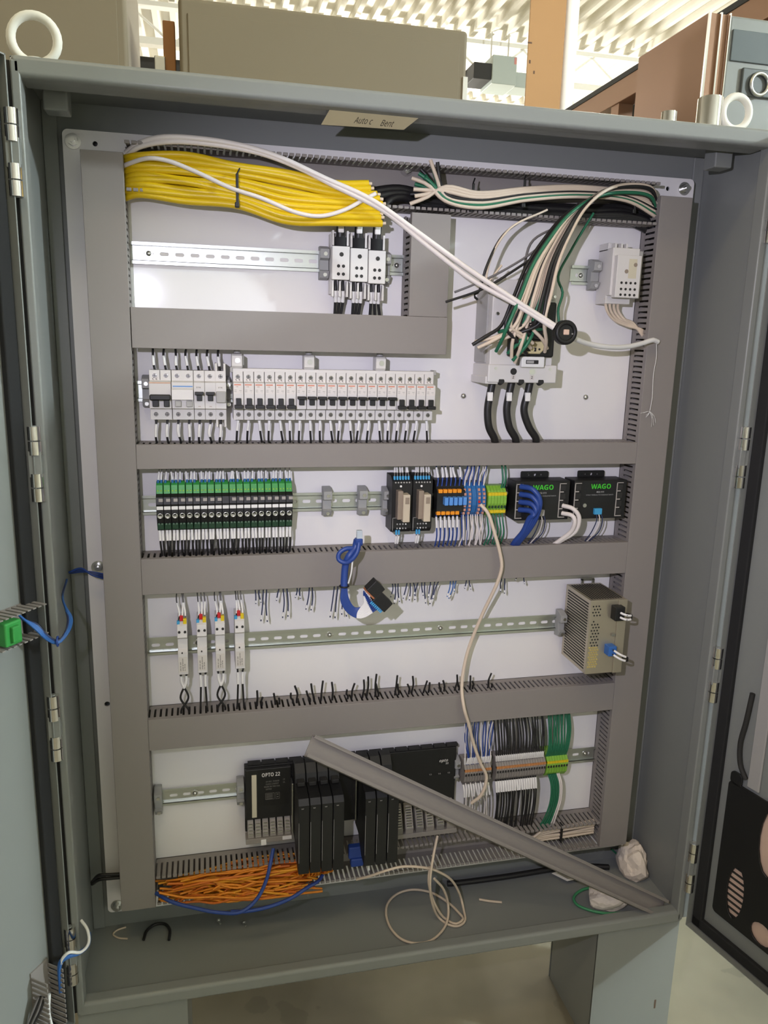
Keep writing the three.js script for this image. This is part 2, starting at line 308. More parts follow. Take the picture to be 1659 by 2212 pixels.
{ // filter fan plate with rounded cut-outs on the right door
  const x = u => -u;
  const el = (u, y, a, b) => { const p = new THREE.Path(); p.absellipse(-u * S, y * S, a * S, b * S, 0, Math.PI * 2, true, 0); return p; };
  const sh = rrect(-262, -46, 356, 650, 10);
  kidR('vent_plate', gPlate(sh, [el(92, 428, 19, 56), el(152, 575, 26, 70), el(158, 385, 24, 22), el(205, 470, 20, 60)], 10, 14, 0.6), M.black);
  kidR('plate_tab', gPlate(rrect(-74, -48, 645, 672, 9), [], 10, 14, 0.6), M.black);
  kidR('filter_mat', gBox(-258, -50, 360, 646, 16.5, 17.8), M.peach);
  const lv = []; for (let y = 372; y < 520; y += 13) lv.push(gBox(-112, -70, y, y + 3.2, 13.8, 16.4).translate(0, 0, 0)); kidR('filter_louvre', lv, M.dark);
  kidR('cable_conduit', gTube([[-70, 840, 12], [-66, 780, 10], [-60, 730, 10], [-66, 690, 11], [-80, 668, 12]], 5), M.dark);
  kidR('flat_strap', gBox(-84, -110, 655, 980, 12, 17, 2), M.greyPlastic);
  kidR('screw', gCyl([-80, 640, 14], [-80, 640, 17.5], 5, 12), M.zinc);
}
{ // slotted ducts and a plug on the left door
  const f = []; for (let k = 0; k < 9; k++) f.push(gBox(10 + k * 10, 16 + k * 10, 1064, 1066, -18, 16, 0.5), gBox(10 + k * 10, 16 + k * 10, 1018, 1020, -18, 16, 0.5));
  f.push(gBox(6, 100, 1018, 1066, 15.5, 18)); kidL('door_wire_duct', f, M.duct);
  kidL('green_plug', [gBox(62, 92, 1024, 1060, -22, 10, 3), gBox(70, 84, 1030, 1054, -28, -20, 2)], M.green);
  const g = []; for (let k = 0; k < 14; k++) g.push(gBox(30, 32, 296 + k * 10, 302 + k * 10, -18, 16, 0.5), gBox(64, 66, 296 + k * 10, 302 + k * 10, -18, 16, 0.5));
  g.push(gBox(30, 66, 294, 440, 15.5, 18)); kidL('door_wire_duct', g, M.duct);
}
{ // strip of masking tape with handwriting under the top edge
  const m = canvasMat(512, 64, (g, w, h) => { g.fillStyle = '#cabf9f'; g.fillRect(0, 0, w, h); g.fillStyle = '#2b2620'; g.font = 'italic 34px sans-serif'; g.fillText('Auto c', 168, 46); g.fillText('Bent', 312, 48); }, { rough: 0.85 });
  const sh = new THREE.Shape([[-0.170, -0.121], [-0.040, -0.126], [-0.023, -0.160], [-0.162, -0.158]].map(q => new THREE.Vector2(...q))), g = new THREE.ExtrudeGeometry(sh, { depth: 0.0006, bevelEnabled: false });
  const uv = g.attributes.uv, p = g.attributes.position; for (let i = 0; i < uv.count; i++) uv.setXY(i, (p.getX(i) + 0.169) / 0.146, (-p.getY(i) - 0.121) / 0.039);
  g.rotateX(-Math.PI / 2).translate(0, 0, -0.159).rotateX(-0.36).translate(0, 1.8036, 0.159);
  single('masking_tape', 'cream strip of masking tape with handwriting inside the top edge', 'tape', g, m, [-96, 1800, 132]);
}

// ---------------------------------------------------------------- mounting panel
{
  const holes = [[-516, 1764, 4], [510, 1763, 4], [-545, 796, 5]].map(a => hole(...a));
  const sheet = part(enc, 'mounting_panel', gPlate(rrect(-565, 565, 351, 1783, 9), holes, -3, 0), M.panel, 'white painted mounting panel');
  const sub = (n, g) => sheet.add(mesh(n, g, M.zinc, bases.get(enc)));
  for (const [x, y] of [[-549, 1765], [544, 1765], [-547, 366], [546, 366], [-547, 1061], [-2, 1761]]) sub('panel_bolt', [gCyl([x, y, 0], [x, y, 2], 12, 20), gCyl([x, y, 2], [x, y, 9], 8, 6), gCyl([x, y, 9], [x, y, 15], 4, 10)]);
  for (const [x, y] of [[122, 1370], [374, 1370]]) sub('screw', [new THREE.SphereGeometry(0.0055, 14, 8, 0, Math.PI * 2, 0, Math.PI / 2).rotateX(Math.PI / 2).translate(x * S, y * S, 0)]);
}

// ---------------------------------------------------------------- wiring ducts
const DZ = 60, PITCH = 10.2;
// sides: list of 'lo'/'hi' walls; open ducts show every finger by itself
function duct(label, dir, a0, a1, b0, b1, cover, fingerSides) {
  const X = dir === 'x', t = thing('wiring_duct', label, 'wiring duct', [X ? (a0 + a1) / 2 : (b0 + b1) / 2, X ? b0 : a0, 0]);
  const B = (p0, p1, q0, q1, z0, z1, r = 0) => X ? gBox(p0, p1, q0, q1, z0, z1, r) : gBox(q0, q1, p0, p1, z0, z1, r);
  part(t, 'base', [B(a0, a1, b0, b1, 0.2, 2), B(a0, a1, b0, b0 + 1.6, 0.2, 15), B(a0, a1, b1 - 1.6, b1, 0.2, 15)], M.duct);
  for (const side of ['lo', 'hi']) {
    const q = side === 'lo' ? b0 : b1 - 1.6, inw = side === 'lo' ? 1 : -1, top = cover ? 56 : 58, list = [];
    const one = p => cover ? [B(p, p + 6.2, q, q + 1.6, 14.5, top)] : [B(p, p + 6.4, q, q + 1.6, 14.5, top - 4), B(p - 0.6, p + 7, side === 'lo' ? q - 1 : q - 2.4, side === 'lo' ? q + 4 : q + 2.6, top - 4, top, 0.8)];
    if (!cover && fingerSides.includes(side)) {
      const g = merge(one(0));
      for (let p = a0 + 3; p < a1 - 8; p += PITCH) { const m = new THREE.Mesh(g, M.duct); m.name = 'finger'; m.castShadow = m.receiveShadow = true; const b = bases.get(t); m.position.set(((X ? p : 0) - b[0]) * S, ((X ? 0 : p) - b[1]) * S, 0); t.add(m); }
    } else { for (let p = a0 + 3; p < a1 - 8; p += PITCH) list.push(...one(p)); part(t, 'slotted_side', list, M.duct).userData.kind = 'stuff'; }
  }
  if (cover) part(t, 'cover', [B(a0, a1, b0 - 0.8, b1 + 0.8, 58, 60.5, 1), B(a0, a1, b0 - 0.8, b0 + 1, 50, 59), B(a0, a1, b1 - 1, b1 + 0.8, 50, 59)], M.duct);
  return t;
}
duct('tall grey wiring duct with cover along the left of the panel', 'y', 397, 1742, -531, -470, true, []);
duct('tall grey wiring duct with cover along the right of the panel', 'y', 400, 1738, 462, 525, true, []);
duct('short horizontal grey duct under the three distribution blocks', 'x', -468, 66, 1447, 1510, true, []);
duct('short upright grey duct right of the three distribution blocks', 'y', 1511, 1682, -4, 64, true, []);
duct('narrow horizontal grey duct below the circuit breakers', 'x', -469, 461, 1247, 1287, true, []);
duct('horizontal grey duct below the fuse terminals and switches', 'x', -469, 461, 1025, 1088, true, []);
duct('horizontal grey duct below the long bare rail', 'x', -469, 461, 727, 786, true, []);
duct('open grey duct at the top filled with yellow and black cables', 'x', -469, 461, 1688, 1760, false, ['lo', 'hi']);
duct('open grey duct at the bottom filled with orange wires', 'x', -469, 461, 400, 460, false, ['lo', 'hi']);
// loose cover leaning across the bottom row
{
  const A = new THREE.Vector3(-0.185, 0.758, 0.150), Bp = new THREE.Vector3(0.572, 0.306, 0.160), L = A.distanceTo(Bp) * 1000;
  const t = single('loose_duct_cover', 'loose grey duct cover leaning diagonally across the lower racks', 'duct cover', [gBox(0, L, -20, 20, -12, -10), gBox(0, L, -20, -18, -12, 3), gBox(0, L, 18, 20, -12, 3), gBox(0, L, -18.5, -14, 1.5, 3), gBox(0, L, 14, 18.5, 1.5, 3)], M.duct, [0, 0, 0]);
  t.position.copy(A); const ux = Bp.clone().sub(A).normalize(), uz = new THREE.Vector3(-0.1, 0.75, 1).sub(ux.clone().multiplyScalar(new THREE.Vector3(-0.1, 0.75, 1).dot(ux))).normalize(), uy = uz.clone().cross(ux);
  t.quaternion.setFromRotationMatrix(new THREE.Matrix4().makeBasis(ux, uy, uz));
}

// ---------------------------------------------------------------- rails
function rail(label, x0, x1, yc, off, screws) {
  const t = thing('mounting_rail', label, 'rail', [(x0 + x1) / 2, yc - 17.5, 0]);
  const hs = []; for (let x = off; x < x1 - 9; x += 25) if (x > x0 + 9) hs.push(slot(x, yc, 15, 6.2)); for (let x = off - 25; x > x0 + 9; x -= 25) hs.push(slot(x, yc, 15, 6.2));
  part(t, 'rail', [gPlate([[x0, yc - 12.5], [x1, yc - 12.5], [x1, yc + 12.5], [x0, yc + 12.5]], hs, 0.3, 1.3), gBox(x0, x1, yc + 11.5, yc + 12.5, 0.3, 7.5), gBox(x0, x1, yc - 12.5, yc - 11.5, 0.3, 7.5), gBox(x0, x1, yc + 11.5, yc + 17.5, 6.5, 7.5), gBox(x0, x1, yc - 17.5, yc - 11.5, 6.5, 7.5)], M.rail);
  for (const x of screws) part(t, 'screw', [new THREE.SphereGeometry(0.0046, 12, 8, 0, Math.PI * 2, 0, Math.PI / 2).rotateX(Math.PI / 2).translate(x * S, yc * S, 1.2 * S), gCyl([x, yc, 1.2], [x, yc, 2.2], 6.5, 14)], M.zinc);
}
rail('slotted steel rail carrying the three distribution blocks', -468, 2, 1600, -415, [-440, -15]);
rail('short slotted rail beside the single power block at the right', 322, 455, 1598, 340, [343]);
rail('slotted steel rail behind the circuit breakers', -468, 60, 1373, -460, [-452]);
rail('slotted steel rail carrying fuses, relays and switches', -468, 455, 1173, -175, [-135]);
rail('long slotted steel rail, mostly bare, below the middle ducts', -468, 445, 907, -454, [-378, -129, 96]);
rail('slotted steel rail behind the black controller rack', -466, 461, 595, -432, [-392, 440]);

function endClamp(x, y, label, w = 16) {
  const t = thing('end_clamp', label, 'rail clamp', [x, y - 29, 0], 'rail end clamps'), h = 28;
  part(t, 'body', gProfX([[y - h, 2], [y - h + 3, 20], [y - 14, 27], [y - 12, 19], [y + 4, 19], [y + 7, 30], [y + h - 6, 30], [y + h, 12], [y + h, 2]], x - w / 2, x + w / 2, 0.8), M.clamp);
  for (const [dy, z] of [[-20, 24], [14, 30]]) part(t, 'screw', [gCyl([x + 1, y + dy, z - 4], [x + 1, y + dy, z + 1], 3.4, 12)], M.zinc);
  return t;
}

// ---------------------------------------------------------------- row 1: distribution blocks
endClamp(-148, 1597, 'grey end clamp left of the three distribution blocks');
endClamp(-38, 1593, 'grey end clamp right of the three distribution blocks', 14);
{
  const mk = x => {
    const t = thing('distribution_block', '', 'power block', [x, 1545, 0], 'distribution blocks');
    part(t, 'body', gProfX([[1545, 8], [1545, 30], [1568, 34], [1568, 50], [1622, 50], [1622, 34], [1645, 30], [1645, 8]], x - 15, x + 15, 0.8), M.lightPlastic);
    for (const dx of [-14, -1.5, 11]) each(t, 'guard_fin', [gBox(x + dx, x + dx + 3, 1540, 1566, 30, 44), gBox(x + dx, x + dx + 3, 1624, 1648, 30, 44)], M.lightPlastic);
    part(t, 'main_screw', gCyl([x + 1, 1609, 48], [x + 1, 1609, 50.4], 3.6, 14), M.dark);
    for (const dx of [-4, 4.5]) for (const y of [1577, 1590]) part(t, 'outlet_screw', gCyl([x + dx, y, 48], [x + dx, y, 50.4], 2.8, 12), M.dark);
    return t;
  };
  const t = mk(-124); t.userData.label = 'pale distribution block, left one of three on the top rail';
  copy(t, [-92.5, 1543, 0], 'pale distribution block, middle one of three on the top rail');
  copy(t, [-61, 1541, 0], 'pale distribution block, right one of three on the top rail');
}
// generic wire: insulated tube with an optional marker sleeve near one end
function wire(label, pts, r, m, group, sleeve, opt = {}) {
  const kind = /data cable|network cable/.test(label) ? 'network_cable' : /heavy/.test(label) ? 'power_cable' : /earth|^green/.test(label) ? 'earth_wire' : /cable/.test(label) ? 'cable' : /lead/.test(label) ? 'jumper_lead' : /hanging|standing|offcut/.test(label) ? 'loose_wire' : /cut end|arching/.test(label) ? 'cut_wire' : /thin/.test(label) ? 'signal_wire' : 'wire';
  const t = thing(kind, label, kind.includes('cable') ? 'cable' : 'wire', pts[0], group);
  part(t, 'insulation', gTube(pts, r, opt.rad || 6, opt.n || 0), m);
  if (sleeve) { // [t0, t1] along the wire
    const c = new THREE.CatmullRomCurve3(pts.map(V3), false, 'centripetal'), q = []; for (let k = 0; k <= 3; k++) { const p = c.getPointAt(sleeve[0] + (sleeve[1] - sleeve[0]) * k / 3); q.push([p.x / S, p.y / S, p.z / S]); }
    part(t, 'marker_sleeve', gTube(q, r + 0.7, 7, 4), M.sleeve, 'white printed marker sleeve');
  }
  if (opt.ferrule) part(t, 'ferrule', gCyl(pts[0], [pts[0][0] + (pts[1][0] - pts[0][0]) * 0.9, pts[0][1] + (pts[1][1] - pts[0][1]) * 0.9, pts[0][2] + (pts[1][2] - pts[0][2]) * 0.9], r + 1, 7), opt.ferrule);
  return t;
}
for (const [i, x] of [-124, -92.5, -61].entries()) {
  for (let k = 0; k < 3; k++) { const dx = (k - 1) * 6.5; wire(`thin black wire with white sleeve below the ${['left', 'middle', 'right'][i]} distribution block`, [[x + dx, 1568, 34], [x + dx, 1552, 36], [x + dx + 1, 1535, 30], [x + dx * 0.8 + (i === 2 ? k * 4 : 0), 1508, 22]], 2.6, M.wireBlack, 'wires below the distribution blocks', [0.28, 0.6]); }
}
[[-124, 0, 'left'], [-92.5, 9, 'middle'], [-61, 18, 'right']].forEach(([x, k, n]) => {
  const t = wire(`heavy black power cable rising from the ${n} distribution block`, [[x, 1622, 38], [x, 1645, 42], [x + 3, 1668, 42], [x + 30 - k * 0.5, 1702, 40], [-30 + k, 1722 - k * 0.7, 34], [25, 1718 - k, 26], [90, 1704 - k * 0.6 + 6, 22], [200, 1702 - k * 0.4, 20], [330, 1702 - k * 0.4, 20], [420, 1706 - k * 0.4, 22], [470, 1692, 24], [488, 1640, 26]], 7.5, M.wireBlack, 'heavy black power cables', null, { rad: 10, n: 60 });
  part(t, 'lug_boot', gCyl([x, 1618, 38], [x, 1638, 40], 10.5, 12), M.rubber);
  part(t, 'marker_sleeve', gBox(x - 5, x + 5, 1644, 1664, 44, 50.5, 2), M.sleeve);
});

for (let k = 0; k < 5; k++) wire('heavy black power cable lying in the right half of the top duct', [[20 + k * 12, 1722 - k * 6, 14], [90, 1716 - k * 5, 12 + (k % 2) * 8], [220, 1714 - k * 5, 11 + (k % 2) * 9], [340, 1716 - k * 5, 11 + (k % 2) * 9], [430, 1720 - k * 6, 13], [476, 1700 - k * 6, 15], [492 - k * 2, 1640, 20]], 7.2, M.wireBlack, 'black cables in the right top duct', null, { rad: 9, n: 40 });

// ---------------------------------------------------------------- row 2: circuit breakers
const facePrint = canvasMat(128, 128, (g, w, h) => { g.fillStyle = '#d9d3cf'; g.fillRect(0, 0, w, h); g.fillStyle = '#cf7a5e'; g.fillRect(8, 6, 92, 14); g.fillStyle = '#8a5d50'; g.font = 'bold 18px sans-serif'; g.fillText('C10', 30, 44); g.fillStyle = '#666'; g.font = '15px sans-serif'; g.fillText('230V', 8, 84); g.fillText('50Hz', 8, 104); g.fillText('6000', 74, 92); g.fillText('3', 90, 110); });
const cePrint = canvasMat(64, 40, (g, w, h) => { g.fillStyle = '#d9d3cf'; g.fillRect(0, 0, w, h); g.strokeStyle = '#5c5450'; g.lineWidth = 5; g.beginPath(); g.arc(26, 20, 13, Math.PI * 0.5, Math.PI * 1.5); g.stroke(); g.beginPath(); g.arc(54, 20, 13, Math.PI * 0.5, Math.PI * 1.5); g.moveTo(42, 20); g.lineTo(52, 20); g.stroke(); });
const logoPrint = canvasMat(96, 24, (g, w, h) => { g.fillStyle = '#d5d0cc'; g.fillRect(0, 0, w, h); g.fillStyle = '#55524f'; g.font = 'bold 19px sans-serif'; g.fillText('E·T·N', 18, 19); });
const breakerProfile = y => [[y - 41, 9], [y - 41, 50], [y - 23, 50], [y - 21, 64], [y + 22, 64], [y + 24, 50], [y + 41, 50], [y + 41, 9]];
function toggle(x, up, w = 14.5) { const y = 1370; return up ? [gBox(x - w / 2, x + w / 2, y - 4, y + 1, 62, 76, 1), gBox(x - 4.3, x + 4.3, y - 14, y - 3, 62, 70, 0.8)] : [gBox(x - w / 2, x + w / 2, y - 20, y - 14, 62, 76, 1), gBox(x - 4.3, x + 4.3, y - 15, y - 3, 62, 70, 0.8)]; }
function pole(t, x) { for (const [y, z] of [[1402, 50], [1338, 50]]) { const c = part(t, 'terminal_screw', [gCyl([x, y, z - 1], [x, y, z + 0.3], 3.9, 14), gCyl([x, y, z + 0.3], [x, y, z + 1.1], 3.4, 14, 2.4)], M.screwMetal); c.add(mesh('screw_slot', [gBox(x - 2.6, x + 2.6, y - 0.5, y + 0.5, z + 0.6, z + 1.3), gBox(x - 0.5, x + 0.5, y - 2.6, y + 2.6, z + 0.6, z + 1.3)], M.dark, bases.get(t))); } }
function breaker(x, up) {
  const t = thing('circuit_breaker', '', 'breaker', [x, 1329, 0], 'breakers in the long row');
  part(t, 'body', gProfX(breakerProfile(1370), x - 8.45, x + 8.45, 0.6), M.lightPlastic);
  part(t, 'toggle', toggle(x, up), M.black); pole(t, x); part(t, 'shoulder_line', gBox(x - 8, x + 8, 1345.8, 1346.6, 49.6, 50.3), M.greyPlastic);
  part(t, 'face_print', gPlane(x - 8, x + 8, 1374, 1391, 64.2), facePrint); part(t, 'ce_mark', gPlane(x - 6, x + 6, 1394.5, 1399.5, 50.2), cePrint);
  return t;
}
{
  const dn = breaker(-299, false); dn.userData.label = 'first breaker from the left in the long row, black toggle down';
  let upB = null;
  for (let i = 1; i < 20; i++) {
    const x = -299 + i * 17.8, up = i >= 6 && i < 16, label = `${ORD[i]} breaker from the left in the long row, black toggle ${up ? 'up' : 'down'}`;
    if (up && !upB) { upB = breaker(x, true); upB.userData.label = label; } else copy(up ? upB : dn, [x, 1329, 0], label);
  }
  const bus = thing('comb_busbar', 'white comb busbar along the top of the long breaker row', 'busbar', [-130, 1408, 30]);
  part(bus, 'housing', gBox(-309, 49, 1410, 1416, 26, 46, 1), M.lightPlastic);
  part(bus, 'end_cap', [gBox(-312, -307, 1409, 1418, 24, 47, 1), gBox(48, 53, 1409, 1418, 24, 47, 1)], M.greyPlastic);
  for (const [i, x] of [-300, -177, -50].entries()) {
    const t = thing('feed_terminal', `white feed terminal on the busbar, ${['left', 'middle', 'right'][i]} one of three`, 'terminal', [x, 1416, 30], 'busbar feed terminals');
    part(t, 'body', gProfX([[1416, 22], [1416, 46], [1420, 50], [1437, 50], [1440, 46], [1440, 22]], x - 9, x + 9, 1), M.lightPlastic);
    part(t, 'side_clip', gBox(x + 8.5, x + 12, 1421, 1438, 26, 42, 1), M.greyPlastic);
    part(t, 'screw', gCyl([x + 1, 1429, 49], [x + 1, 1429, 51], 4.6, 14), M.zinc);
    part(t, 'cable_stub', gCyl([x + 1, 1440, 34], [x + 1, 1450, 32], 6, 12), M.greyPlastic);
  }
  for (let i = 0; i < 20; i++) { const x = -299 + i * 17.8, dx = rnd(-5, 5); wire('black wire with white sleeve below the long breaker row', [[x, 1331, 40], [x + dx * 0.2, 1322, 42], [x + dx * 0.6, 1306, 40], [x + dx + 1, 1290, 36], [x + dx + 2, 1282, 30]], 1.9, M.wireBlack, 'wires below the long breaker row', [0.08, 0.42]); }
}
{ // mixed group on the left
  endClamp(-452, 1373, 'grey end clamp left of the mixed breakers', 12);
  const t1 = thing('two_pole_breaker', 'two-pole breaker with orange line and joined black toggles', 'breaker', [-426, 1329, 0]);
  part(t1, 'body', gProfX(breakerProfile(1370), -444, -409, 0.5), M.lightPlastic);
  part(t1, 'toggle', [gBox(-443, -410, 1363, 1372, 62, 78, 2), gBox(-439, -429, 1352, 1365, 62, 72, 1), gBox(-421, -412, 1352, 1365, 62, 72, 1)], M.black);
  part(t1, 'orange_line', gBox(-443.5, -409.5, 1390, 1391.5, 63, 64.4), mat(0.6, 0.33, 0.2)); pole(t1, -435); pole(t1, -417);
  part(t1, 'pole_gap', gBox(-426.9, -426.1, 1395, 1411, 49, 50.4), M.dark);
  part(t1, 'ce_mark', gPlane(-441, -429, 1394, 1399, 50.2), cePrint);
  const t2 = thing('residual_breaker', 'two-pole residual current breaker with blue line and grey toggles', 'breaker', [-390, 1329, 0]);
  part(t2, 'body', gProfX(breakerProfile(1370), -408, -373, 0.5), M.lightPlastic);
  part(t2, 'hood', gProfX([[1362, 62], [1364, 72], [1380, 70], [1384, 62]], -408, -373, 0.6), M.lightPlastic);
  part(t2, 'toggle', [gBox(-403, -393, 1352, 1362, 62, 70, 1), gBox(-385, -375, 1352, 1362, 62, 70, 1)], M.greyPlastic);
  part(t2, 'blue_line', gBox(-406, -374, 1384.6, 1386.4, 63, 64.5), mat(0.12, 0.28, 0.6)); pole(t2, -399); pole(t2, -381);
  for (const [i, x] of [-363.5, -345.5].entries()) {
    const t = thing('single_pole_breaker', `single-pole breaker, black toggle up, ${i ? 'beside the forked device' : 'beside the blue-lined breaker'}`, 'breaker', [x, 1329, 0], 'single breakers of the mixed group');
    part(t, 'body', gProfX(breakerProfile(1370), x - 8.8, x + 8.8, 0.5), M.lightPlastic); part(t, 'toggle', toggle(x, true).map(g => g.translate(0, 0.006, 0)), M.black); pole(t, x);
    if (!i) part(t, 'brand_print', gPlane(x - 7, x + 7, 1382, 1386, 64.2), logoPrint);
    part(t, 'rating_mark', gBox(x - 2, x + 2, 1352, 1353, 63, 64.3), mat(0.4, 0.3, 0.25));
  }
  const x = -328, t4 = thing('surge_arrester', 'single-pole device with grey plug and forked ends', 'breaker', [x, 1315, 0]);
  part(t4, 'body', gProfX(breakerProfile(1370), x - 8.8, x + 8.8, 0.5), M.lightPlastic); pole(t4, x);
  part(t4, 'fork', [gBox(x - 8.8, x - 5, 1408, 1424, 20, 49, 1), gBox(x + 5, x + 8.8, 1408, 1424, 20, 49, 1), gBox(x - 8.8, x - 5, 1316, 1331, 20, 49, 1), gBox(x + 5, x + 8.8, 1316, 1331, 20, 49, 1)], M.lightPlastic);
  part(t4, 'plug', gBox(x - 8, x + 8, 1359, 1378, 62, 70, 1.5), M.greyPlastic, 'grey plug'); part(t4, 'brand_print', gPlane(x - 7, x + 7, 1382, 1386, 64.2), logoPrint);
  endClamp(-315, 1373, 'narrow grey end clamp between the mixed breakers and long row', 7);
  for (const [i, px] of [-435, -417, -399, -381, -363.5, -345.5, -328].entries()) {
    wire('black wire with white sleeve above the mixed breakers', [[px, 1411, 40], [px - 2, 1424, 42], [px - 3 + rnd(-2, 2), 1436, 40], [px - 2, 1450, 34]], 1.9, M.wireBlack, 'wires above the mixed breakers', [0.2, 0.58]);
    wire('black wire with white sleeve below the mixed breakers', [[px, 1331, 40], [px - 1, 1320, 42], [px - 2 + rnd(-2, 2), 1305, 41], [px + rnd(-4, 4), 1290, 36], [px + 1, 1282, 30]], 1.9, M.wireBlack, 'wires below the mixed breakers', [0.2, 0.62]);
  }
}

// ---------------------------------------------------------------- row 3: fuse terminals, relays, terminals, switches
{
  const mk = (x, tag) => {
    const t = thing('fuse_terminal', '', 'fuse terminal', [x, 1136, 0], 'fuse terminals'), w = 5.9;
    part(t, 'body', gProfX([[1138, 9], [1136, 46], [1150, 55], [1168, 62], [1180, 62], [1186, 66], [1198, 64], [1204, 54], [1214, 46], [1214, 9]], x - w, x + w, 0.4), M.black);
    part(t, 'upper_plug', gProfX([[1204, 34], [1203, 57], [1217, 52], [1222, 40], [1222, 34]], x - w + 0.4, x + w - 0.4, 0.6), M.green);
    for (const dx of [-2.6, 2.6]) part(t, 'plug_screw', gCyl([x + dx, 1208, 54], [x + dx, 1208, 56.4], 1.5, 8), M.lime);
    part(t, 'marker', gBox(x - w + 0.5, x + w - 0.5, 1176, 1182.5, 60, 63.5, 0.6), M.white);
    if (tag) part(t, 'grey_tag', gBox(x - 1.5, x + 5.6, 1190.5, 1196, 62, 66.8, 0.6), mat(0.36, 0.33, 0.31));
    part(t, 'fuse_cap', [gRing([x, 1165, 61], 3.9, 1.2, 'z', 18), gCyl([x, 1165, 58], [x, 1165, 61], 3, 12)], M.zinc);
    part(t, 'lower_plug', gProfX([[1138, 40], [1140, 56], [1150, 57], [1153, 50], [1153, 40]], x - w + 0.4, x + w - 0.4, 0.5), M.darkGreen);
    for (const dx of [-2.6, 2.6]) part(t, 'lower_screw', gCyl([x + dx, 1150, 52], [x + dx, 1150, 58], 1.6, 8), mat(0.10, 0.16, 0.12, 0.3));
    return t;
  };
  const p = 12.27; const t0 = mk(-434, true); t0.userData.label = 'first fuse terminal from the left, green plug on top';
  for (let i = 1; i < 19; i++) { const l = `${ORD[i]} fuse terminal from the left, ${i === 9 ? 'without a grey tag' : 'green plug on top'}`; if (i === 9) mk(-434 + i * p, false).userData.label = l; else copy(t0, [-434 + i * p, 1136, 0], l); }
  for (let i = 0; i < 19; i++) for (const dx of [-2.7, 2.7]) {
    const x = -434 + i * p + dx, j = rnd(-4, 4);
    if (dx < 0 || i % 2 === 0) wire('thin wire with white sleeve above the fuse terminals', [[x, 1218, 44], [x + j * 0.2, 1226, 44], [x + j * 0.7, 1238, 40], [x + j, 1256, 30]], 1.05, M.wireGrey, 'thin wires above the fuse terminals', [0.08, 0.5], { ferrule: M.termBlue });
    wire('black wire with white sleeve below the fuse terminals', [[x, 1138, 48], [x + j * 0.1, 1128, 49], [x + j * 0.3, 1112, 48], [x + j * 0.6, 1096, 44], [x + j * 0.6, 1084, 36]], 1.75, M.wireBlack, 'black wires below the fuse terminals', [0.02, 0.34]);
  }
}
endClamp(-139, 1174, 'grey end clamp on the bare rail nearest the fuse terminals');
endClamp(-72, 1174, 'grey end clamp midway along the bare rail section');
endClamp(-27, 1172, 'grey end clamp touching the left relay socket', 13);
{
  const mk = x => {
    const t = thing('safety_relay', '', 'relay', [x, 1122, 0], 'safety relays');
    part(t, 'socket', gProfX([[1122, 9], [1122, 50], [1130, 57], [1218, 57], [1227, 44], [1227, 9]], x - 19, x + 19, 0.8), M.black);
    part(t, 'relay_side', gBox(x - 12, x - 2, 1150, 1203, 56, 74, 1), M.relaySide);
    part(t, 'relay_can', gBox(x - 3, x + 10, 1146, 1197, 56, 79, 1.2), M.relayCan, 'beige plug-in relay');
    part(t, 'relay_label', gBox(x + 0.5, x + 8, 1180, 1192, 78, 79.3), M.relaySide);
    part(t, 'indicator', gCyl([x - 3, 1209, 56], [x - 3, 1209, 58], 2, 10), M.sleeve);
    for (let k = 0; k < 6; k++) part(t, 'screw_hole', gCyl([x - 13 + k * 5.2, 1216, 56], [x - 13 + k * 5.2, 1216, 58], 1.5, 8), M.greyPlastic);
    for (let k = 0; k < 8; k++) part(t, 'screw_hole', gCyl([x - 8 + (k % 4) * 5.4, k < 4 ? 1138 : 1130, 56], [x - 8 + (k % 4) * 5.4, k < 4 ? 1138 : 1130, 58], 1.5, 8), k === 3 || k === 5 ? M.sleeve : M.greyPlastic);
    part(t, 'print_line', [gBox(x - 17, x - 16.2, 1126, 1150, 56.8, 57.3), gBox(x - 17, x - 10, 1149.2, 1150, 56.8, 57.3)], M.greyPlastic);
    return t;
  };
  const a = mk(-6); a.userData.label = 'black relay socket with beige relay, the left of two';
  copy(a, [33, 1122, 0], 'black relay socket with beige relay, beside the orange levers');
  for (const x of [-6, 33]) {
    for (let k = 0; k < 6; k++) wire('thin white wire with light blue ferrule above the relays', [[x - 14 + k * 5.3, 1218, 52], [x - 14 + k * 5.3, 1228, 51], [x - 12 + k * 5 + rnd(-2, 2), 1240, 44], [x - 12 + k * 5 + rnd(-3, 3), 1256, 30]], 1.1, M.wireGrey, 'thin wires above the relays', [0.34, 0.8], { ferrule: M.sky });
    for (let k = 0; k < 2; k++) wire('thin white wire with light blue ferrule below the relays', [[x - 8 + k * 5, 1126, 52], [x - 8 + k * 5, 1116, 52], [x - 8 + k * 4, 1100, 48], [x - 8 + k * 5, 1084, 36]], 1.1, M.wireGrey, 'thin wires below the relays', [0.25, 0.6], { ferrule: M.sky });
  }
}
endClamp(57, 1173, 'slim grey end clamp between the relays and orange levers', 6);
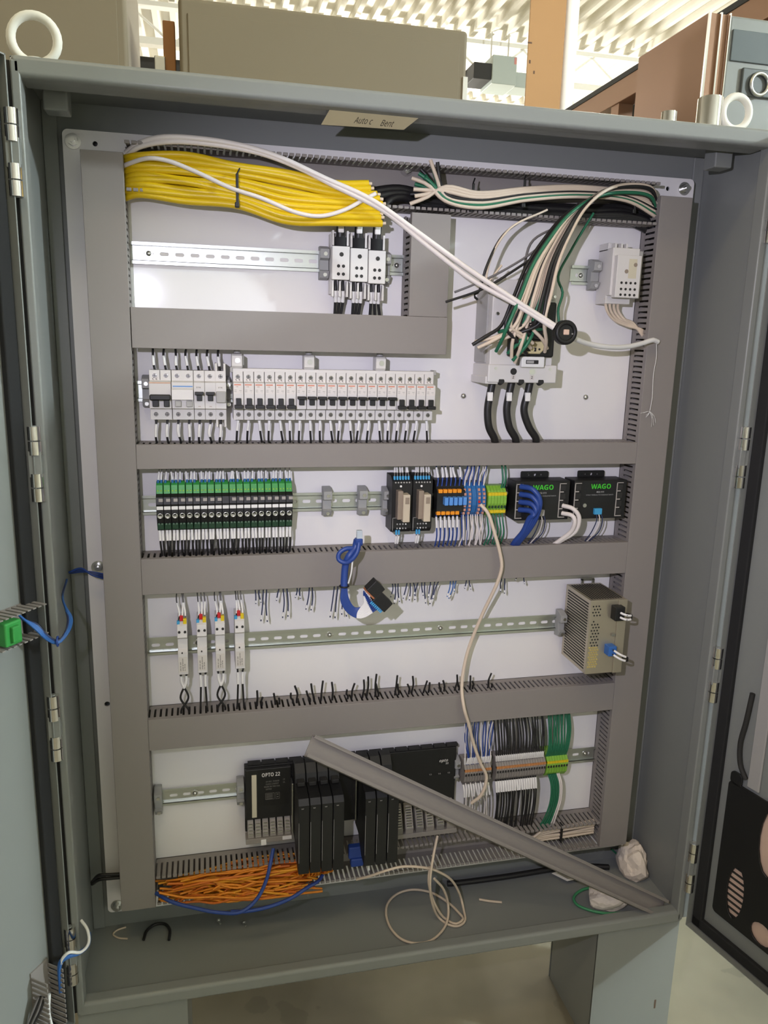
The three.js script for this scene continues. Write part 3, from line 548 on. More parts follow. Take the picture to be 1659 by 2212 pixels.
{
  const t = thing('relay_module', 'black relay module with orange levers and five blue relays', 'relay module', [86, 1140, 0]);
  part(t, 'base', gProfX([[1140, 9], [1144, 40], [1158, 50], [1158, 56], [1197, 56], [1204, 48], [1216, 38], [1216, 9]], 61, 116, 0.6), M.black);
  for (let k = 0; k < 5; k++) { part(t, 'orange_lever', gBox(63 + k * 9.2, 70.6 + k * 9.2, 1195, 1202, 52, 60, 1), M.levers); part(t, 'orange_lever', gBox(61 + k * 9.2, 68.6 + k * 9.2, 1153, 1160, 50, 58, 1), M.levers); part(t, 'blue_relay', gBox(73 + k * 9, 80 + k * 9, 1173, 1188, 55, 68, 1), M.relayBlue); }
  for (let k = 0; k < 6; k++) { wire('dark blue wire with white sleeve above the orange levers', [[64 + k * 8.5, 1206, 46], [65 + k * 8.5, 1218, 46], [64 + k * 8.5 + rnd(-3, 3), 1236, 40], [66 + k * 8 + rnd(-3, 3), 1256, 30]], 1.5, M.blue, 'blue wires above the orange levers', [0.3, 0.66]); }
  for (let k = 0; k < 6; k++) { wire('dark blue wire with white sleeve below the orange levers', [[64 + k * 8.2, 1152, 46], [64 + k * 8.2, 1140, 48], [67 + k * 8 + rnd(-2, 2), 1110, 46], [66 + k * 8, 1084, 36]], 1.4, M.blue, 'blue wires below the orange levers', [0.06, 0.36]); }
}
for (let k = 0; k < 5; k++) {
  const x = 116 + k * 9.4, t = thing('blue_terminal', `blue terminal block, ${ORD[k]} from the orange levers`, 'terminal', [x, 1145, 0], 'blue terminals');
  part(t, 'body', gProfX([[1147, 9], [1145, 38], [1156, 50], [1170, 56], [1186, 56], [1200, 50], [1211, 40], [1210, 9]], x - 4.4, x + 4.4, 0.4), M.termBlue);
  if (k !== 2) for (let j = 0; j < 7; j++) part(t, 'clamp_window', gBox(x - 2.2, x + 2.2, 1152 + j * 7.4, 1157 + j * 7.4, j === 0 || j === 6 ? 44 : 48, j === 0 || j === 6 ? 53 : 57.4, 0.6), j === 3 && k === 3 ? M.red : M.pinkDot);
  for (let j = 0; j < 2; j++) {
    wire('white wire above the blue terminals', [[x - 2 + j * 4, 1204, 44], [x + j * 3, 1220, 44], [x + 4 + j * 3 + rnd(-2, 4), 1240, 40], [x + 8 + rnd(-3, 4), 1256, 30]], 1.3, j ? M.whiteWire : M.blue, 'wires above the blue terminals');
    wire('white wire below the blue terminals', [[x - 2 + j * 4, 1150, 44], [x - 1 + j * 3, 1136, 46], [x + 2 + rnd(-3, 4), 1112, 44], [x + 2 + rnd(-4, 4), 1084, 36]], 1.3, k < 2 && !j ? M.blue : M.whiteWire, 'wires below the blue terminals');
  }
}
for (let k = 0; k < 6; k++) {
  const x = 166 + k * 6.2, t = thing('earth_terminal', `green earth terminal by the switches, ${ORD[k]} from the blue terminals`, 'terminal', [x, 1146, 0], 'earth terminals of the upper row');
  part(t, 'body', gProfX([[1148, 9], [1146, 38], [1154, 48], [1172, 54], [1184, 54], [1196, 48], [1204, 38], [1202, 9]], x - 2.9, x + 2.9, 0.3), M.lime);
  part(t, 'yellow_stripe', [gBox(x - 2.95, x + 2.95, 1187, 1193, 48, 53.4), gBox(x - 2.95, x + 2.95, 1153, 1159, 46, 51)], M.termYellow);
  part(t, 'clamp_window', gBox(x - 1.6, x + 1.6, 1163, 1168, 50, 54.4), M.darkGreen);
  wire('green wire below the earth terminals of the upper row', [[x, 1150, 42], [x + 1, 1136, 46], [x + 4, 1112, 46], [x + rnd(-2, 4), 1084, 36]], 1.5, M.wireGreen, 'green wires below the upper earth terminals');
}
wire('pair of green earth wires rising to the duct, left one', [[192, 1198, 42], [194, 1212, 44], [193, 1236, 40], [192, 1256, 30]], 2, M.wireGreen, 'green wires rising above the earth terminals');
wire('pair of green earth wires rising to the duct, right one', [[197, 1198, 42], [199, 1212, 44], [200, 1236, 40], [198, 1256, 30]], 2, M.wireGreen, 'green wires rising above the earth terminals');
endClamp(207, 1173, 'black end clamp between the earth terminals and left switch', 10).children[0].material = M.black;
// network switches
const swPrint = canvasMat(256, 160, (g, w, h) => { g.fillStyle = '#17181a'; g.fillRect(0, 0, w, h); g.fillStyle = '#3ecb2e'; g.font = 'bold 50px sans-serif'; g.fillText('WAGO', 54, 56); g.fillStyle = '#b8b8b8'; g.font = 'bold 16px sans-serif'; g.fillText('852-111', 98, 86); g.font = '13px sans-serif'; g.fillText('5-Port 100Base-TX Industrial Switch', 20, 106); });
function netSwitch(x0, label) {
  const t = thing('network_switch', label, 'network switch', [x0 + 55, 1137, 0]);
  part(t, 'case', gBox(x0, x0 + 112, 1138, 1214, 11, 56, 1.5), M.black);
  part(t, 'mount_bracket', gPlate(rrect(x0 + 28, x0 + 86, 1205, 1226, 3), [hole(x0 + 44, 1219, 2), hole(x0 + 57, 1219, 3), hole(x0 + 70, 1219, 2)], 9, 11), M.black);
  part(t, 'front_print', gPlane(x0 + 20, x0 + 92, 1170, 1212, 56.2), swPrint);
  for (const [px, n] of [[x0 + 8, 4], [x0 + 97, 4]]) {
    part(t, 'port_frame', [gBox(px - 7, px - 5.4, 1143, 1209, 55, 57), gBox(px - 7, px + 7, 1208, 1209.4, 55, 57), gBox(px - 7, px + 7, 1142, 1143.6, 55, 57), gBox(px - 6, px + 2, 1191.5, 1193.5, 55, 57), gBox(px - 6, px + 2, 1175, 1177, 55, 57), gBox(px - 6, px + 2, 1158.5, 1160.5, 55, 57)], mat(0.42, 0.39, 0.36));
    for (let k = 0; k < n; k++) part(t, 'port', gBox(px - 4.5, px + 6, 1145.5 + k * 16.4, 1156.5 + k * 16.4, 55, 57.4, 0.5), M.dark);
  }
  part(t, 'ground_screw', gCyl([x0 + 24, 1165, 55], [x0 + 24, 1165, 58], 4, 12), M.zinc);
  part(t, 'power_plug', gBox(x0 + 44, x0 + 60, 1147, 1159, 55, 62, 0.8), x0 > 300 ? M.sky : M.greyPlastic);
  return t;
}
netSwitch(216, 'black network switch with blue and beige cables plugged in');
netSwitch(337, 'black network switch without cables, next to the right duct');
for (let k = 0; k < 4; k++) wire('blue network cable looping out of the left switch', [[225, 1205 - k * 15, 58], [240, 1203 - k * 14, 80], [252 - k * 3, 1185 - k * 10, 88], [250 - k * 4, 1150, 82], [240 - k * 3, 1120, 70], [230 - k * 3, 1098, 58], [228 - k * 3, 1082, 44]], 5.2, M.blue, 'blue network cables of the left switch', null, { rad: 9 });
for (let k = 0; k < 2; k++) wire('beige network cable looping out of the left switch', [[314, 1166 - k * 15, 58], [328, 1163 - k * 14, 74], [340 - k * 8, 1148 - k * 8, 78], [340 - k * 9, 1118, 70], [322 - k * 4, 1098, 56], [306, 1082, 42]], 4.3, M.whiteWire, 'beige network cables of the left switch', null, { rad: 9 });
for (const x of [270, 391]) for (let k = 0; k < 3; k++) wire(`thin wire below the power plug of the ${x < 300 ? 'left' : 'right'} switch`, [[x - 5 + k * 5, 1148, 60], [x - 4 + k * 6, 1138, 62], [x - 8 + k * 8, 1112, 54], [x - 14 + k * 4, 1084, 36]], 1.1, k === 1 ? M.whiteWire : M.wireDarkBlue, 'thin switch supply wires');

// ---------------------------------------------------------------- row 4: converters, supply, loose wires
{
  const prt = canvasMat(64, 128, (g, w, h) => { g.fillStyle = '#cdc7c0'; g.fillRect(0, 0, w, h); g.fillStyle = '#4a4642'; g.translate(w / 2, h / 2); g.rotate(-Math.PI / 2); g.font = 'bold 13px sans-serif'; g.fillText('SPD DC 24V', -56, -14); g.fillText('surge protector', -56, 2); g.fillText('2 x 10 kA', -56, 18); });
  const mk = (x) => {
    const t = thing('surge_protector', '', 'surge protector', [x, 866, 0], 'slim surge protectors');
    part(t, 'body', gProfX([[868, 9], [866, 50], [872, 62], [912, 64], [918, 52], [936, 52], [942, 62], [962, 58], [970, 46], [970, 9]], x - 8.6, x + 8.6, 0.6), M.lightPlastic);
    part(t, 'label_print', new THREE.PlaneGeometry(0.0145, 0.032).translate(x * S, 0.893, 0.0637), prt);
    for (const dx of [-5, 5]) { part(t, 'upper_screw', gCyl([x + dx, 952, 58], [x + dx, 952, 61.5], 2.3, 10), M.dark); part(t, 'lower_screw', gCyl([x + dx, 870, 56], [x + dx, 870, 61], 1.9, 10), M.dark); }
    part(t, 'indicator', gCyl([x - 1, 913.5, 62], [x - 1, 913.5, 64.4], 1.3, 8), M.dark);
    part(t, 'red_tag', gBox(x - 4, x + 2, 969, 979, 44, 50, 0.6), M.red); part(t, 'yellow_tag', gBox(x + 2, x + 8, 964, 974, 46, 54, 0.6), M.termYellow); part(t, 'blue_tag', gBox(x - 9, x - 4, 964, 970, 46, 54, 0.6), M.sky);
    return t;
  };
  const xs = [-404, -370, -338, -303], dy = [0, 1, 2, 4]; const t0 = mk(xs[0]);
  xs.forEach((x, i) => { const l = `slim pale surge protector, ${['leftmost', 'second from the left', 'third from the left', 'rightmost'][i]} of four on the long rail`; if (i) copy(t0, [x, 866 + dy[i], 0], l); else t0.userData.label = l;
    for (let k = 0; k < 3; k++) wire('thin wire with white sleeve above the surge protectors', [[x - 6 + k * 6, 970, 46], [x - 4 + k * 5, 982, 46], [x - 8 + k * 7 + rnd(-3, 3), 1004, 38], [x - 7 + k * 5, 1030, 30]], 1.1, k ? M.wireGrey : M.wireBlack, 'thin wires above the surge protectors', [0.12, 0.5]);
    for (const s of [-1, 1]) wire('black wire with white sleeve below the surge protectors', [[x + s * 4.6, 868, 52], [x + s * 4, 852, 52], [x + s * (i % 2 ? 5 : -7), 820, 48], [x + s * 6, 796, 46], [x + s * 7, 782, 38]], 2, M.wireBlack, 'black wires below the surge protectors', [0.03, 0.3]);
  });
}
endClamp(351, 907, 'grey end clamp beside the perforated power supply', 14);
{
  const t = thing('power_supply', 'perforated steel power supply at the right end of the long rail', 'power supply', [395, 836, 0]);
  part(t, 'case', gBox(360, 436, 838, 990, 10, 116, 1), M.psu);
  part(t, 'mount_hook', [gBox(392, 396, 988, 1000, 8, 12), gBox(416, 420, 988, 1000, 8, 12), gBox(392, 420, 997, 1001, 8, 12)], M.zinc);
  const sl = []; for (let k = 0; k < 24; k++) sl.push(gBox(359.6, 361, 846 + k * 5.8, 848.6 + k * 5.8, 20 + (k < 10 ? 0 : 0), 108)); part(t, 'side_slot', sl, M.dark).userData.kind = 'stuff';
  const tp = []; for (let k = 0; k < 12; k++) tp.push(gBox(366 + k * 5.6, 369 + k * 5.6, 989, 990.4, 18, 108)); part(t, 'top_slot', tp, M.dark).userData.kind = 'stuff';
  const ho = []; for (let r = 0; r < 14; r++) for (let c = 0; c < 3; c++) { const y = 978 - r * 6.2; if (r === 4 || r === 5 && c) continue; ho.push(gCyl([366 + c * 6 + (r % 2) * 3, y, 115.4], [366 + c * 6 + (r % 2) * 3, y, 116.5], 1.7, 8)); } part(t, 'vent_holes', ho, M.dark).userData.kind = 'stuff';
  const gd = []; for (let r = 0; r < 9; r++) for (let c = 0; c < 4; c++) gd.push(gCyl([365 + c * 5 + (r % 2) * 2.5, 893 - r * 5, 115.4], [365 + c * 5 + (r % 2) * 2.5, 893 - r * 5, 116.7], 2, 6)); part(t, 'yellow_mesh', gd, M.gold).userData.kind = 'stuff';
  part(t, 'corner_flange', gBox(418, 437, 838, 990, 116, 119, 1), M.psu);
  part(t, 'black_plug', gBox(404, 424, 952, 980, 115, 134, 1.5), M.black); part(t, 'blue_plug', gBox(397, 414, 880, 900, 115, 134, 1.5), M.midBlue);
  part(t, 'adjust_slot', gBox(408, 416, 916, 921, 118, 120), M.zinc);
}
for (const [n, y, col] of [['black', 966, 0], ['blue', 890, 1]]) for (let k = 0; k < 2; k++) wire(`short wire loop with white sleeve out of the ${n} plug of the power supply`, [[412 - col * 7, y + 4 - k * 9, 134], [420 - col * 5, y + 2 - k * 9 - col * 4, 146], [432, y - k * 7 - col * 10, 144], [438, y - 3 - col * 14, 132], [436, y - 5 - col * 16, 118]], 1.6, M.wireBlack, 'supply plug wires', [0.05, 0.45]);
// loose ends hanging from the middle duct and rising from the lower one
const loose = (label, group, list, y0, dir, z, m) => { for (const [x, l, s] of list) wire(label, [[x - s * 0.2, y0 - dir * 4, z], [x, y0 + dir * 8, z + 4], [x + s * 0.4 + rnd(-2, 2), y0 + dir * l * 0.55, z + 6], [x + s + rnd(-3, 3), y0 + dir * l, z + 7]], dir > 0 ? 2 : 1.15, m, group, dir > 0 ? null : [0.84, 0.95]); };
loose('thin dark wire with bare end hanging from the middle duct', 'loose wires hanging from the middle duct', [[-273, 36, 3], [-266, 34, 2], [-258, 70, -6], [-252, 72, -2], [-229, 32, -4], [-222, 66, 0], [-215, 64, 2], [-196, 28, -5], [-190, 30, -3], [-173, 52, -7], [-168, 54, -2], [-126, 70, -6], [-119, 72, -4], [-113, 66, 0], [-108, 70, 3], [-14, 36, -3], [-9, 50, 0], [-3, 46, 3], [15, 40, -6], [21, 44, -3], [27, 34, 3], [37, 44, -8], [44, 36, 4], [50, 52, 2], [62, 40, -3], [70, 54, -12], [78, 44, -14], [135, 26, -3], [140, 28, 2], [208, 36, -4], [214, 40, -1], [238, 14, -2], [254, 22, 3]], 1026, -1, 30, M.wireDarkBlue);
loose('thin blue wire with bare end hanging from the middle duct', 'loose blue wires hanging from the middle duct', [[101, 40, -5], [107, 44, -8], [113, 30, -4]], 1026, -1, 32, M.midBlue);
loose('short black wire end standing up from the lower duct', 'black wire ends standing on the lower duct', [[-272, 34, 2], [-263, 20, 1], [-238, 26, -4], [-230, 16, -3], [-205, 24, -4], [-197, 38, -2], [-172, 26, -5], [-164, 40, -4], [-150, 44, 3], [-128, 40, 0], [-98, 22, -3], [-90, 34, 2], [-68, 40, 3], [-60, 46, 4], [-43, 50, 2], [-37, 30, -5], [-3, 44, 0], [4, 26, -4], [25, 24, -3], [31, 40, 1], [56, 28, 6], [66, 24, 1], [90, 22, -3], [98, 26, -2], [121, 36, 3], [129, 24, -3], [152, 32, -2], [158, 20, -3], [191, 34, 2], [199, 12, -4]], 786, 1, 34, M.wireBlack);

// ---------------------------------------------------------------- row 5: controller rack and terminals
endClamp(-460, 594, 'grey end clamp at the far left of the bottom rail', 14);
endClamp(-305, 596, 'grey end clamp beside the controller rack', 14);
{
  const t = thing('controller_rack', 'long black controller rack on the bottom rail', 'controller', [-80, 478, 0]);
  part(t, 'backplane', gBox(-297, 135, 512, 654, 9, 24, 1.5), M.black);
  const nt = []; for (let x = -290; x < 130; x += 27) nt.push(gBox(x, x + 24, 653, 658, 9, 20)); part(t, 'top_tabs', nt, M.dark);
  part(t, 'power_module', gBox(-296, -207, 544, 652, 23, 34, 2), M.black);
  part(t, 'label_strip', gBox(-284, -274.5, 549, 641, 33.5, 35.2, 0.8), M.tape, 'pale blank label strip');
  const pr = canvasMat(256, 256, (g, w, h) => { g.fillStyle = '#0d0d0e'; g.fillRect(0, 0, w, h); g.fillStyle = '#d8d4d0'; g.font = 'bold 37px sans-serif'; g.fillText('OPTO 22', 30, 50); g.fillStyle = '#77736f'; g.font = 'bold 15px sans-serif'; g.fillText('24 VDC  POWER', 62, 90); g.fillText('CLASS 2 INPUT', 62, 108); g.fillText('MADE IN THE USA', 48, 126); g.fillText('CE', 200, 84); g.fillText('UL', 200, 104); g.fillText('LISTED', 62, 144); g.strokeStyle = '#6b6763'; g.lineWidth = 3; g.strokeRect(60, 168, 70, 44); for (let k = 0; k < 5; k++) { g.fillRect(66, 174 + k * 8, 52, 3); } g.strokeRect(142, 168, 30, 44); g.fillRect(150, 178, 14, 5); g.fillRect(150, 196, 14, 5); });
  part(t, 'front_print', gPlane(-272, -210, 572, 650, 34.3), pr);
  for (let k = 0; k < 6; k++) { const b = part(t, 'terminal_bay', gProfX([[512, 22], [512, 46], [520, 44], [542, 30], [542, 22]], -293 + k * 14.4, -281.5 + k * 14.4, 0.5), M.termGrey); const q = []; for (let j = 0; j < 4; j++) q.push(gBox(-291 + k * 14.4, -283.5 + k * 14.4, 518 + j * 5, 520.6 + j * 5, 38 - j * 1.6, 46 - j * 3)); b.add(mesh('contact', q, M.zinc, bases.get(t))); }
  part(t, 'bottom_rail', [gBox(-297, -207, 500, 511, 22, 48, 1)], M.termGrey); part(t, 'white_patch', [gBox(-268, -258, 496, 508, 47, 49), gBox(-226, -208, 503, 510, 47, 49)], M.sleeve);
  // right end plate and bays
  part(t, 'end_print', gPlane(96, 124, 616, 630, 24.3), canvasMat(96, 48, (g, w, h) => { g.fillStyle = '#0d0d0e'; g.fillRect(0, 0, w, h); g.fillStyle = '#cfccc8'; g.font = 'italic bold 30px sans-serif'; g.fillText('opto', 6, 24); g.font = 'bold 20px sans-serif'; g.fillText('22', 56, 44); }));
  part(t, 'slot_numbers', gPlane(74, 128, 594, 600, 24.3), canvasMat(128, 16, (g, w, h) => { g.fillStyle = '#0d0d0e'; g.fillRect(0, 0, w, h); g.fillStyle = '#aaa6a2'; g.font = 'bold 13px sans-serif'; g.fillText('13', 8, 13); g.fillText('14', 54, 13); g.fillText('15', 102, 13); }));
  each(t, 'guide_rail', [gBox(-208, -205, 520, 625, 24, 52, 0.5), gBox(-82, -79, 530, 640, 24, 52, 0.5)], M.zinc);
  for (let k = 0; k < 6; k++) { const x = 2 + k * 22; const b = part(t, 'terminal_bay', gProfX([[482, 20], [482, 50], [496, 52], [536, 30], [540, 20]], x, x + 17, 0.6), k % 2 ? M.termGrey : mat(0.2, 0.185, 0.175)); const q = []; for (let j = 0; j < 8; j++) q.push(gBox(x + 3, x + 14, 499 + j * 4.6, 501 + j * 4.6, 40 - j * 2, 52 - j * 2.3)); b.add(mesh('contact', q, M.zinc, bases.get(t))); }
  part(t, 'terminal_ledge', gBox(0, 134, 474, 484, 20, 52, 1), M.termGrey);
}
{
  const lab = canvasMat(64, 16, (g, w, h) => { g.fillStyle = '#0d0d0e'; g.fillRect(0, 0, w, h); g.fillStyle = '#bdb9b5'; g.font = 'bold 12px sans-serif'; g.fillText('SNAP', 14, 12); });
  const mk = x => {
    const t = thing('io_module', '', 'module', [x, 474, 0], 'black plug-in modules');
    part(t, 'body', gProfX([[506, 25], [506, 60], [478, 92], [476, 122], [620, 122], [630, 114], [634, 66], [650, 60], [664, 46], [664, 25]], x - 10.4, x + 10.4, 0.9), M.black);
    part(t, 'top_latch', gBox(x - 7, x + 7, 634, 642, 64, 80, 1.5), M.dark); part(t, 'name_print', gPlane(x - 7, x + 3, 612, 616, 122.3), lab); part(t, 'edge_line', gBox(x - 9.6, x - 9, 500, 585, 121.5, 122.5), M.greyPlastic);
    return t;
  };
  const a = mk(-193);
  [-193, -171, -149, -127, -66, -43.5, -21].forEach((x, i) => { const l = `tall black plug-in module, ${i < 4 ? ORD[i] + ' of the left four' : ORD[i - 4] + ' of the right three'}`; if (i) copy(a, [x, 474, 0], l); else a.userData.label = l; });
  single('blue_plug', 'blue cable plug between the two groups of black modules', 'plug', [gBox(-96, -62, 452, 478, 50, 66, 3), gBox(-92, -66, 436, 454, 54, 70, 3)], M.blue, [-79, 436, 58]);
  single('white_strip', 'thin white plastic strip standing between the black modules', 'strip', gProfX([[442, 88], [442, 92], [500, 80], [500, 78]], -62, -58), M.white, [-60, 442, 86]);
}
function termRow(x0, n, p, name, label, bodyM, stripeM, group) {
  for (let k = 0; k < n; k++) {
    const x = x0 + k * p, t = thing(name, label(k), 'terminal', [x, 574, 0], group);
    part(t, 'body', gProfX([[576, 9], [574, 36], [586, 46], [604, 50], [614, 48], [628, 36], [628, 9]], x - p / 2 + 0.2, x + p / 2 - 0.2, 0.3), bodyM);
    part(t, 'stripe', gBox(x - p / 2 + 0.2, x + p / 2 - 0.2, 609, 614, 44, 50), stripeM); part(t, 'clamp_window', gBox(x - p / 4, x + p / 4, 600, 605, 46, 50.8), M.dark);
  }
}
endClamp(138, 600, 'grey end clamp right of the controller rack', 12);
termRow(149, 10, 5.8, 'feed_through_terminal', k => `grey-brown terminal under the blue wires, ${ORD[k]} from the left`, M.termGrey, M.termOrange, 'terminals under the blue wires');
endClamp(209, 600, 'grey end clamp between the blue-wire and black-wire terminals', 8);
termRow(218, 19, 5.8, 'feed_through_terminal', k => `grey-brown terminal with orange stripe under the black wires, ${ORD[k]} from the left`, M.termGrey, M.termOrange, 'terminals under the black wires');
termRow(331, 8, 6, 'earth_terminal', k => `yellow-green earth terminal in the bottom row, ${ORD[k]} from the left`, M.lime, M.termYellow, 'earth terminals of the bottom row');
for (let k = 0; k < 16; k++) { const x = 148 + k * 3.6; wire(k % 3 ? 'thin blue wire above the bottom terminals' : 'thin white wire above the bottom terminals', [[x, 622, 42], [x + rnd(-2, 2), 640, 46], [x + rnd(-6, 6), 680, 40], [150 + k * 4.2 + rnd(-5, 5), 732, 30]], 1.3, k % 3 ? M.blue : M.whiteWire, 'thin wires above the blue-wire terminals', [0.02, 0.16]); }
for (let k = 0; k < 24; k++) { const x = 217 + k * 4.5; wire('black wire with white sleeve above the bottom terminals', [[x, 622, 42], [x - 3, 638, 47], [x - 4 + rnd(-4, 4), 680, 42], [x - 6 + rnd(-5, 5), 732, 30]], 1.7, M.wireBlack, 'black wires above the bottom terminals', [0.02, 0.16]); }
for (let k = 0; k < 14; k++) { const x = 329 + k * 3.4; wire('green earth wire above the bottom terminals', [[x, 622, 40], [x + 1, 640, 46], [x + 2 + rnd(-4, 4), 680, 42], [x + 3 + rnd(-4, 3), 732, 30]], 1.9, M.wireGreen, 'green earth wires above the bottom terminals'); }
for (let k = 0; k < 11; k++) { const x = 146 + k * 5.4; wire('white sleeved wire below the blue-wire terminals', [[x, 580, 42], [x + 2, 566, 46], [x + 6 + rnd(-6, 6), 530, 44], [x + 12 + rnd(-6, 6), 456, 34]], 1.4, k % 2 ? M.whiteWire : M.wireGrey, 'wires below the blue-wire terminals', [0.02, 0.24]); }
for (let k = 0; k < 18; k++) { const x = 218 + k * 5.2; wire('black wire with white sleeve below the bottom terminals', [[x, 580, 42], [x + 1, 564, 46], [x + 3 + rnd(-3, 3), 520, 44], [x + 5 + rnd(-4, 4), 450, 34]], 1.9, M.wireBlack, 'black wires below the bottom terminals', [0.02, 0.2]); }
for (let k = 0; k < 7; k++) { const x = 336 + k * 4; wire('green earth wire below the bottom terminals', [[x, 580, 42], [x + 6, 560, 46], [x + 8, 520, 46], [x + 2 + rnd(-3, 3), 480, 42], [x - 14 + k * 2, 440, 34]], 1.9, k > 4 ? M.whiteWire : M.wireGreen, 'green earth wires below the bottom terminals'); }
for (let k = 0; k < 6; k++) wire('tan wire lying at the right end of the bottom duct', [[280 + k * 6, 418 + k * 4, 34 + k * 3], [330, 424 + k * 5, 42 + k], [380, 428 + k * 5 + rnd(-3, 3), 46], [455, 425 + k * 6, 40]], 3, M.tan, 'tan wires in the bottom duct');
single('cable_tie', 'black cable tie around the tan wires in the bottom duct', 'cable tie', gBox(371, 375, 418, 462, 40, 54, 2), M.black, [373, 418, 47]);
{ // orange tangle in the bottom duct
  const g = []; const gs = [[], [], []];
  for (let k = 0; k < 150; k++) {
    const y = rnd(400, 450), z = rnd(30, 74), x0 = rnd(-470, -300), L = rnd(90, 260), pts = []; let yy = y, zz = z;
    for (let j = 0; j <= 4; j++) { pts.push([x0 + Math.min(L, -150 - x0 - (k % 9) * 7) * j / 4, Math.max(398, Math.min(455, yy)), Math.max(12, Math.min(78, zz))]); yy += rnd(-14, 14); zz += rnd(-9, 9); }
    gs[k % 3].push(gTube(pts, 2.4, 5, 12));
  }
  for (let k = 0; k < 40; k++) { const x = rnd(-200, -130); gs[k % 3].push(gTube([[x - rnd(10, 40), 425, 50], [x - 6, rnd(430, 446), 70], [x, rnd(440, 455), 84], [x + rnd(-4, 4), 478, 92]], 1.7, 5, 8)); }
  const t = thing('orange_wire_tangle', 'tangle of orange wires filling the left of the bottom duct', 'wires', [-310, 402, 30]); t.userData.kind = 'stuff';
  part(t, 'strands', gs[0], M.orange); part(t, 'strands', gs[1], M.orange2); part(t, 'strands', gs[2], M.orange3);
}
// ---------------------------------------------------------------- cables
const YP = [[[-469, 1740, 30], [-446, 1742, 50], [-376, 1743, 60], [-297, 1734, 70], [-218, 1727, 80], [-144, 1714, 85], [-83, 1717, 85]], [[-472, 1677, 30], [-449, 1680, 50], [-378, 1675, 60], [-298, 1672, 70], [-218, 1651, 80], [-143, 1655, 85], [-53, 1658, 85]]];
for (let k = 0; k < 18; k++) {
  const row = k % 9, f = row / 8, back = k >= 9, pts = YP[0].map((a, i) => a.map((v, c) => v + (YP[1][i][c] - v) * (back ? f * 0.86 + 0.07 : f) * (c === 1 && i < 3 ? 0.94 : 1) + (c === 2 ? (back ? -11 : rnd(-3, 3)) : c === 1 ? rnd(-3, 3) * (i > 1 && i < 5 ? 1 : 0.4) : 0)));
  pts[6][0] += rnd(-12, 6); if (back) pts[6][0] -= rnd(0, 20);
  pts.unshift([-480, pts[0][1] - 2, 18]);
  const t = wire('yellow cable in the bundle filling the top left duct', pts, 5.7, M.yellow, 'yellow cables in the top duct', null, { rad: 9, n: 48 });
  const e = pts[pts.length - 1]; part(t, 'cut_end', gCyl(e, [e[0] + 6, e[1] + rnd(-1, 1), e[2]], 2.6, 8), back ? M.cream : M.tan, 'stripped cable core');
}
const W1 = [[-467, 1748, 30], [-445, 1759, 50], [-409, 1766, 70], [-354, 1766, 80], [-291, 1760, 85], [-234, 1747, 90], [-161, 1719, 97], [-85, 1690, 104], [-9, 1644, 112], [68, 1594, 125], [145, 1546, 145], [222, 1500, 165]];
const W2 = [[-467, 1742, 30], [-446, 1753, 50], [-403, 1760, 70], [-340, 1760, 78], [-262, 1751, 85], [-204, 1734, 90], [-146, 1709, 97], [-62, 1673, 104], [8, 1624, 112], [86, 1571, 125], [154, 1535, 145], [220, 1496, 165]];
wire('white cable stretched to the black disc, upper of the pair', W1, 4.2, M.whiteWire, undefined, null, { rad: 10, n: 80 });
wire('white cable stretched to the black disc, lower of the pair', W2, 4.2, M.whiteWire, undefined, null, { rad: 10, n: 80 });
wire('cream cable winding across the yellow bundle', [[-472, 1726, 40], [-431, 1733, 76], [-404, 1731, 80], [-362, 1718, 82], [-306, 1696, 86], [-262, 1684, 92], [-204, 1664, 97], [-167, 1661, 98], [-129, 1672, 98], [-91, 1693, 98], [-76, 1701, 98]], 3.4, M.whiteWire, undefined, null, { rad: 9, n: 60 });
{
  const t = thing('round_grommet', 'round black disc on the end of the white cables', 'grommet', [240, 1489, 168]), q = [240, 1489];
  part(t, 'rim', [gCyl([240, 1489, 162], [240, 1489, 172], 20.5, 32), gRing([240, 1489, 172], 16, 3.5, 'z', 32)], M.black);
  part(t, 'cable_core', gBox(235, 245, 1485, 1494, 170, 175, 1.5), M.peach, 'beige cable core in the middle'); part(t, 'print', [gBox(250, 252, 1486, 1488, 172, 174), gBox(253, 255, 1490, 1492, 172, 174)], M.greyPlastic);
  const r = thing('frayed_sleeve', 'white fibre sleeve running from the disc to the right duct', 'cable sleeve', [360, 1468, 100]);
  part(r, 'sleeve', gTube([[250, 1485, 160], [269, 1479, 150], [303, 1472, 130], [350, 1467, 112], [398, 1468, 92], [439, 1475, 78], [466, 1482, 72], [478, 1479, 68]], 4.6, 9, 36), M.white);
  const th = [gTube([[474, 1480, 70], [479, 1450, 67], [477, 1420, 66], [479, 1374, 66], [477, 1350, 66]], 0.7, 5, 20)]; for (let k = 0; k < 12; k++) { const a = rnd(0, 6.3), l = rnd(6, 22); th.push(gTube([[477, 1349, 65], [477 + Math.cos(a) * l * 0.6, 1345 + Math.sin(a) * l * 0.5 - 4, 65.5 + rnd(0, 3)], [475 + Math.cos(a) * l, 1338 + Math.sin(a) * l - 6, 64]], 0.35, 4, 6)); }
  part(r, 'loose_thread', th, M.white, 'thin white thread hanging down');
}
for (let k = 0; k < 4; k++) wire('tan wire leaving the bottom of the single power block', [[376 + k * 9, 1556 - k, 44], [381 + k * 9, 1536, 42 - k * 2], [398 + k * 8, 1519, 38], [428 + k * 4, 1508 + k * 2, 36], [462, 1500 - k * 3, 38], [478, 1486 - k * 2, 30]], 2.6, M.tan, 'tan wires of the single power block', null, { rad: 8, n: 30 });
